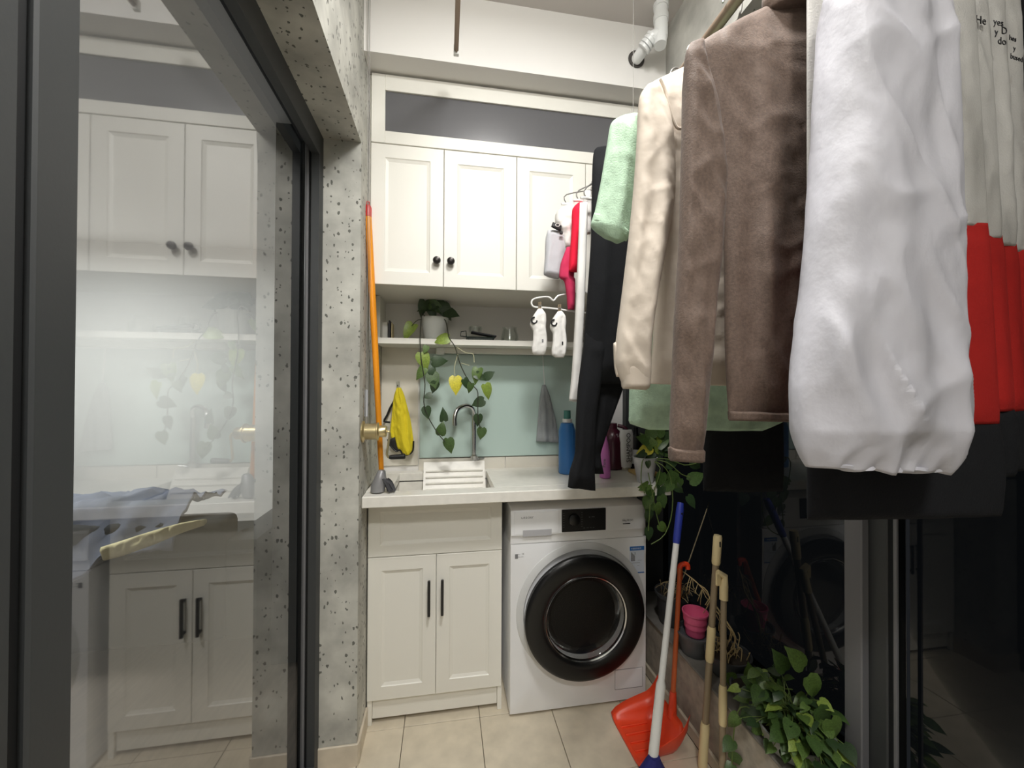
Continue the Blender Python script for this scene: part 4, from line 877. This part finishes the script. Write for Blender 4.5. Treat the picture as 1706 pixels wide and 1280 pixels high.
# black trousers
Y = 1.14
g = garment('black_trousers', 'long black trousers reaching down to the counter front', 'clothing', 1040, 250, Y)
pb(cloth(MB(), [(994, 246, 1090, 240), (988, 262, 1090, 262), (985, 400, 1086, 400), (977, 520, 1068, 520), (970, 600, 1048, 600), (966, 640, 1038, 640)], Y, .028, 70, 26, .012, 16, .002, 24, 5), 'seat_and_waist', M['blackf'], g, 2)
pb(cloth(MB(), [(976, 555, 1012, 555), (964, 640, 1000, 640), (960, 700, 992, 700), (959, 755, 990, 755), (950, 785, 990, 785), (946, 812, 992, 818)], Y-.008, .022, 50, 18, .010, 30, .002, 24, 7), 'leg', M['blackf'], g, 2)
pb(cloth(MB(), [(985, 590, 1046, 590), (986, 645, 1038, 645), (985, 700, 1018, 700), (984, 756, 1000, 756), (984, 788, 1006, 790)], Y+.022, .018, 50, 18, .008, 30, .002, 24, 9), 'leg', M['blackf'], g, 2)
mb = MB(); c0, c1 = P(998, 246, Y), P(1085, 240, Y); mb.tube([c0, Vector((XR, Y, ZR-.02)), c1], .003, 6); 
hanger('hanger holding the waistband of the black trousers', Vector((P(1045, 0, Y).x, Y, c0.z+.012)), .06, .006, M['white'])['group'] = GH
# dark garment below mint hem
Y = .90
g = garment('black_skirt', 'black garment hanging below the mint hem, nearly lost in the dark window', 'clothing', 1240, 600, Y)
pb(cloth(MB(), [(1190, 300, 1290, 300), (1180, 420, 1298, 420), (1174, 700, 1303, 700), (1172, 818, 1304, 818)], Y, .02, 50, 26, .012, 14, .002, 20, 6), 'cloth', M['blackf'], g, 2)
hanger('hanger holding the black garment behind the mint top', Vector((P(1240, 0, Y).x, Y, P(1240, 298, Y).z)), .06, .004, M['white'])['group'] = GH

# white trousers seen on edge
Y = 1.26
g = garment('white_trousers', 'narrow white trouser leg hanging edge-on beside the black trousers', 'clothing', 975, 335, Y)
pb(cloth(MB(), [(966, 338, 979, 337), (964, 400, 977, 400), (959, 520, 973, 520), (953, 620, 967, 620), (948, 668, 962, 670)], Y, .035, 50, 14, .003, 30, .001, 30, 2), 'leg', M['whitec'], g, 2)
pb(cloth(MB(), [(974, 318, 984, 318), (972, 340, 985, 340), (976, 390, 984, 390)], Y+.045, .012, 20, 14, .002, 30, .002, 30, 5), 'waistband', M['whitec'], g, 2)
hanger('hanger clipped to the narrow white trouser leg', Vector((P(978, 0, Y).x, Y, P(978, 330, Y).z)), .02, .002, M['white'])['group'] = GH

# red and grey small things
Y = 1.36
g = garment('red_briefs', 'bright red small garment with raspberry trim right of the grey boxers', 'clothing', 960, 345, Y)
pb(cloth(MB(), [(963, 338, 974, 337), (954, 348, 974, 346), (953, 380, 974, 380), (950, 420, 970, 420), (948, 452, 966, 453)], Y, .022, 34, 16, .006, 30, .002, 40, 3), 'cloth', M['crimson'], g, 2)
pb(cloth(MB(), [(944, 412, 960, 412), (934, 440, 958, 440), (932, 462, 956, 462), (940, 468, 958, 466), (944, 490, 958, 490), (946, 516, 957, 516)], Y+.03, .012, 40, 14, .006, 40, .003, 50, 4), 'raspberry_edge', M['rosef'], g, 2)
hanger('hanger clipped to the bright red small garment', Vector((P(965, 0, Y).x, Y, P(965, 334, Y).z)), .02, .002, M['white'])['group'] = GH
Y = 1.44
g = garment('boxer_briefs', 'grey and white boxer shorts with a black patterned waistband', 'clothing', 930, 380, Y)
pb(cloth(MB(), [(912, 384, 950, 384), (909, 400, 946, 405), (908, 430, 940, 430), (906, 456, 932, 462), (908, 459, 930, 465)], Y, .022, 34, 18, .008, 30, .002, 40, 5), 'grey_leg', M['lgrey'], g, 2)
pb(cloth(MB(), [(936, 345, 956, 342), (926, 356, 958, 352), (926, 372, 958, 372), (936, 390, 956, 390), (940, 412, 954, 414)], Y-.012, .026, 30, 18, .014, 34, .006, 50, 7), 'white_panel', M['whitec'], g, 2)
pb(cloth(MB(), [(921, 370, 936, 376), (918, 378, 934, 386)], Y-.030, .006, 6, 12, 0, 1, 0), 'waistband', M['inkdk'], g, 2)
mb = MB()
for k, (x, y) in enumerate(((929, 375), (936, 389))): mb.tube([P(x+3.5*math.cos(a*PI/6), y+2.5*math.sin(a*PI/6), Y-.037) for a in range(13)], .0013, 6)
pb(mb, 'waistband_pattern', M['whitec'], g, True)
pb(MB().box(-.006, .006, -.003, .003, -.006, .006, .002, 1, Matrix.Translation(P(935, 388, Y-.038))), 'black_patch', M['inkdk'], g)
hanger('hanger clipped to the grey and white boxer shorts', Vector((P(945, 0, Y).x, Y, P(945, 340, Y).z)), .02, .002, M['white'])['group'] = GH

# sock hanger with two socks
Y = 1.42
h0 = P(930, 500, Y)
hg = thing('sock_hanger', 'white plastic hanger with clips holding two white socks', 'hanger', h0)
pts = [(958, 487), (945, 490), (930, 493), (922, 501), (914, 495), (898, 496), (887, 500), (886, 508), (892, 512), (910, 513), (935, 516), (962, 520), (1000, 524), (1020, 520), (1022, 510), (1000, 498), (975, 487), (962, 480)]
pb(MB().tube([P(x, y, Y) for x, y in pts], .0034, 8, 3), 'hanger_frame', M['white'], hg, True)
e = P(960, 486, Y); pb(MB().tube([e, P(966, 470, Y), Vector((XR-.01, 1.43, ZR+.012)), Vector((XR, 1.43, ZR+.015)), Vector((XR+.014, 1.43, ZR+.004))], .0016, 6), 'hook', M['steel'], hg, True)
for x, y in ((899, 510), (932, 514)):
    c = P(x, y, Y-.004); pb(MB().box(-.005, -.001, -.006, .006, -.022, .014, .001, 1, Matrix.Translation(c)).box(.001, .005, -.006, .006, -.022, .014, .001, 1, Matrix.Translation(c)), 'clip', M['taupe'], hg)
    pb(MB().tube([c+Vector((-.006, -.007, 0)), c+Vector((.006, -.007, 0))], .002, 6), 'clip_spring', M['steel'], hg)
for i, (dx, dy) in enumerate(((0, 0), (33, 4))):
    lab = ('white ankle sock with black logo, left of the two on the sock hanger', 'white ankle sock with black logo, right of the two on the sock hanger')[i]
    ss = thing('sock', lab, 'sock', P(899+dx, 515+dy, Y), 'socks on the sock hanger')
    q = lambda *r: [(a+dx, b+dy, c+dx, d+dy) for a, b, c, d in r]
    pb(cloth(MB(), q((896, 515, 903, 514), (888, 527, 909, 523), (883, 541, 910, 535), (888, 552, 909, 545), (888, 566, 911, 562), (886, 580, 911, 576), (887, 588, 909, 587), (892, 592, 906, 592)), Y-.006, .012, 40, 16, .010, 60, .0025, 70, 3+i, .4), 'knit', M['whitec'], ss, 2)
    cc = P(890+dx, 534+dy, Y-.019)
    pb(MB().tube([cc+Vector((.010*math.cos(a), -.001, .011*math.sin(a))) for a in [PI*.45+PI*1.55*k/9 for k in range(10)]], .0030, 6), 'logo', M['inkdk'], ss, True)
    pb(MB().box(-.003, .003, -.002, .002, -.006, .006, .001, 1, Matrix.Translation(P(904+dx, 568+dy, Y-.018))), 'size_mark', M['inktxt'] if i == 0 else M['inkdk'], ss)

# colour-block jackets at the right
def jacket(lab, Y, xl, xr, yr0, yr1, yb, wl, seed, right_slope, steps=None, mats=('greyw', 'redf', 'blackf')):
    g = garment('color_block_jacket', lab, 'clothing', (xl+xr)/2, 100, Y)
    x1 = lambda y: xr+right_slope*(y-375)
    x0 = lambda y: xl
    pb(cloth(MB(), [(xl+6, -90, x1(-90)-8, -90), (xl, -40, x1(-40), -40), (xl, 200, x1(200), 200), (xl, yr0+2, x1(yr0), yr0+2)], Y, .010, 60, 36, .006, 14, .004, 20, seed, .5), 'white_panel', M[mats[0]], g, 2)
    pb(cloth(MB(), [(xl, yr0-2, x1(yr0)+1, yr0-4), (xl, (yr0+yr1)/2, x1((yr0+yr1)/2), (yr0+yr1)/2), (xl, yr1, x1(yr1), yr1-6)], Y-.001, .0105, 40, 26, .006, 14, .002, 20, seed+2, .3), 'red_panel', M[mats[1]], g, 2)
    pb(cloth(MB(), [(xl, yr1-4, x1(yr1), yr1-10), (xl, (yr1+yb)/2, x1(yb), (yr1+yb)/2), (xl, yb, x1(yb)-6, yb-6)], Y-.000, .0100, 24, 26, .005, 14, .002, 20, seed+3, .3), 'black_panel', M[mats[2]], g, 2)
    hanger(lab.replace('jacket', 'jacket\'s hanger', 1) if False else 'hanger inside the '+lab, Vector((P((xl+xr)/2, 0, Y).x, Y, 2.07)), .03, .01, M['white'])['group'] = GH
    return g
j1 = jacket('white, red and black colour-block jacket directly behind the white nylon garment', .528, 1345, 1645, 376, 712, 866, 0, 3, .06)
j2 = jacket('second colour-block jacket, with dark lettering on its white chest', .552, 1560, 1667, 396, 690, 800, 0, 6, .07)
j3 = jacket('third colour-block jacket at the right edge of the photo', .576, 1600, 1690, 410, 690, 790, 0, 9, .06)
j4 = jacket('fourth colour-block jacket, farthest behind at the right edge', .598, 1640, 1712, 420, 690, 780, 0, 12, .05)
for s, x, y, h in (('He', 1625, 38, 16), ('yes', 1655, 41, 14), ('y', 1657, 58, 14), ('D', 1668, 56, 15), ('do', 1662, 73, 15)):
    o_ = P(x, y, .552-.0175); text('chest_print', s, h*.62/F_PX*1.3, M['inkdk'], j2, o_, (1, 0, .0), (0, 0, 1))
for s, x, y, h in (('hes', 1681, 66, 11), ('y', 1688, 84, 11), ('bused', 1683, 97, 11)):
    o_ = P(x, y, .576-.0175); text('chest_print', s, h*.64/F_PX*1.3, M['inkdk'], j3, o_, (1, 0, -.1), (0, 0, 1))

# ------------------------------------------------------------------ beyond the door glass: sofa with blanket
sf = thing('sofa', 'charcoal sofa inside the dim room behind the glass door', 'sofa', (-1.9, 2.6, 0))
pb(MB().box(-3.1, -1.10, 2.25, 2.42, .04, .66, .04, 3), 'backrest', M['sofa'], sf, True)
pb(MB().box(-3.1, -1.10, 2.42, 3.1, .04, .40, .03, 2), 'seat', M['sofa'], sf, True)
for x in (-3.25, -1.10): pb(MB().box(x, x+.16, 2.25, 3.1, .04, .56, .03, 2), 'armrest', M['sofa'], sf, True)
mb = MB(); n1, n2 = 40, 24; gr = []
def bl(u, v):
    x = -2.55+1.25*u; base = 2.20+.5*v
    z = .70+.06*math.sin(PI*min(1, v*1.2))+.06*fbm(u*7, v*5, 3)+.02*fbm(u*22, v*12, 9)
    if v < .25: z -= (.25-v)*(1.1+.5*math.sin(u*5)); base += .02*fbm(u*9, v*9, 5)-.01
    return Vector((x, base, z))
g1 = [[bl(i/n1, j/n2) for i in range(n1+1)] for j in range(n2+1)]
for L_, dz in ((g1, 0),):
    vv = [[mb.bm.verts.new(p) for p in r] for r in L_]; lo = [[mb.bm.verts.new(p+Vector((0, .012, -.014))) for p in r] for r in L_]
for j in range(n2):
    for i in range(n1):
        mb.bm.faces.new((vv[j][i], vv[j][i+1], vv[j+1][i+1], vv[j+1][i])); mb.bm.faces.new((lo[j][i+1], lo[j][i], lo[j+1][i], lo[j+1][i+1]))
tag(mb.build('blanket', M['blanket'], None, 2, Vector((-1.9, 2.4, .66))), 'rumpled blue-grey blanket seen through the glass door', 'blanket')
mb = MB(); cloth(mb, [(168, 912, 176, 934), (200, 902, 206, 926), (250, 886, 256, 908), (300, 872, 304, 888), (338, 866, 340, 876)], 2.145, .008, 40, 14, .05, 20, .016, 30, 3)
tag(mb.build('folded_cloth', M['sand'], None, 2, P(240, 905, 2.145)), 'pale yellow cloth draped over the blue-grey blanket', 'cloth')
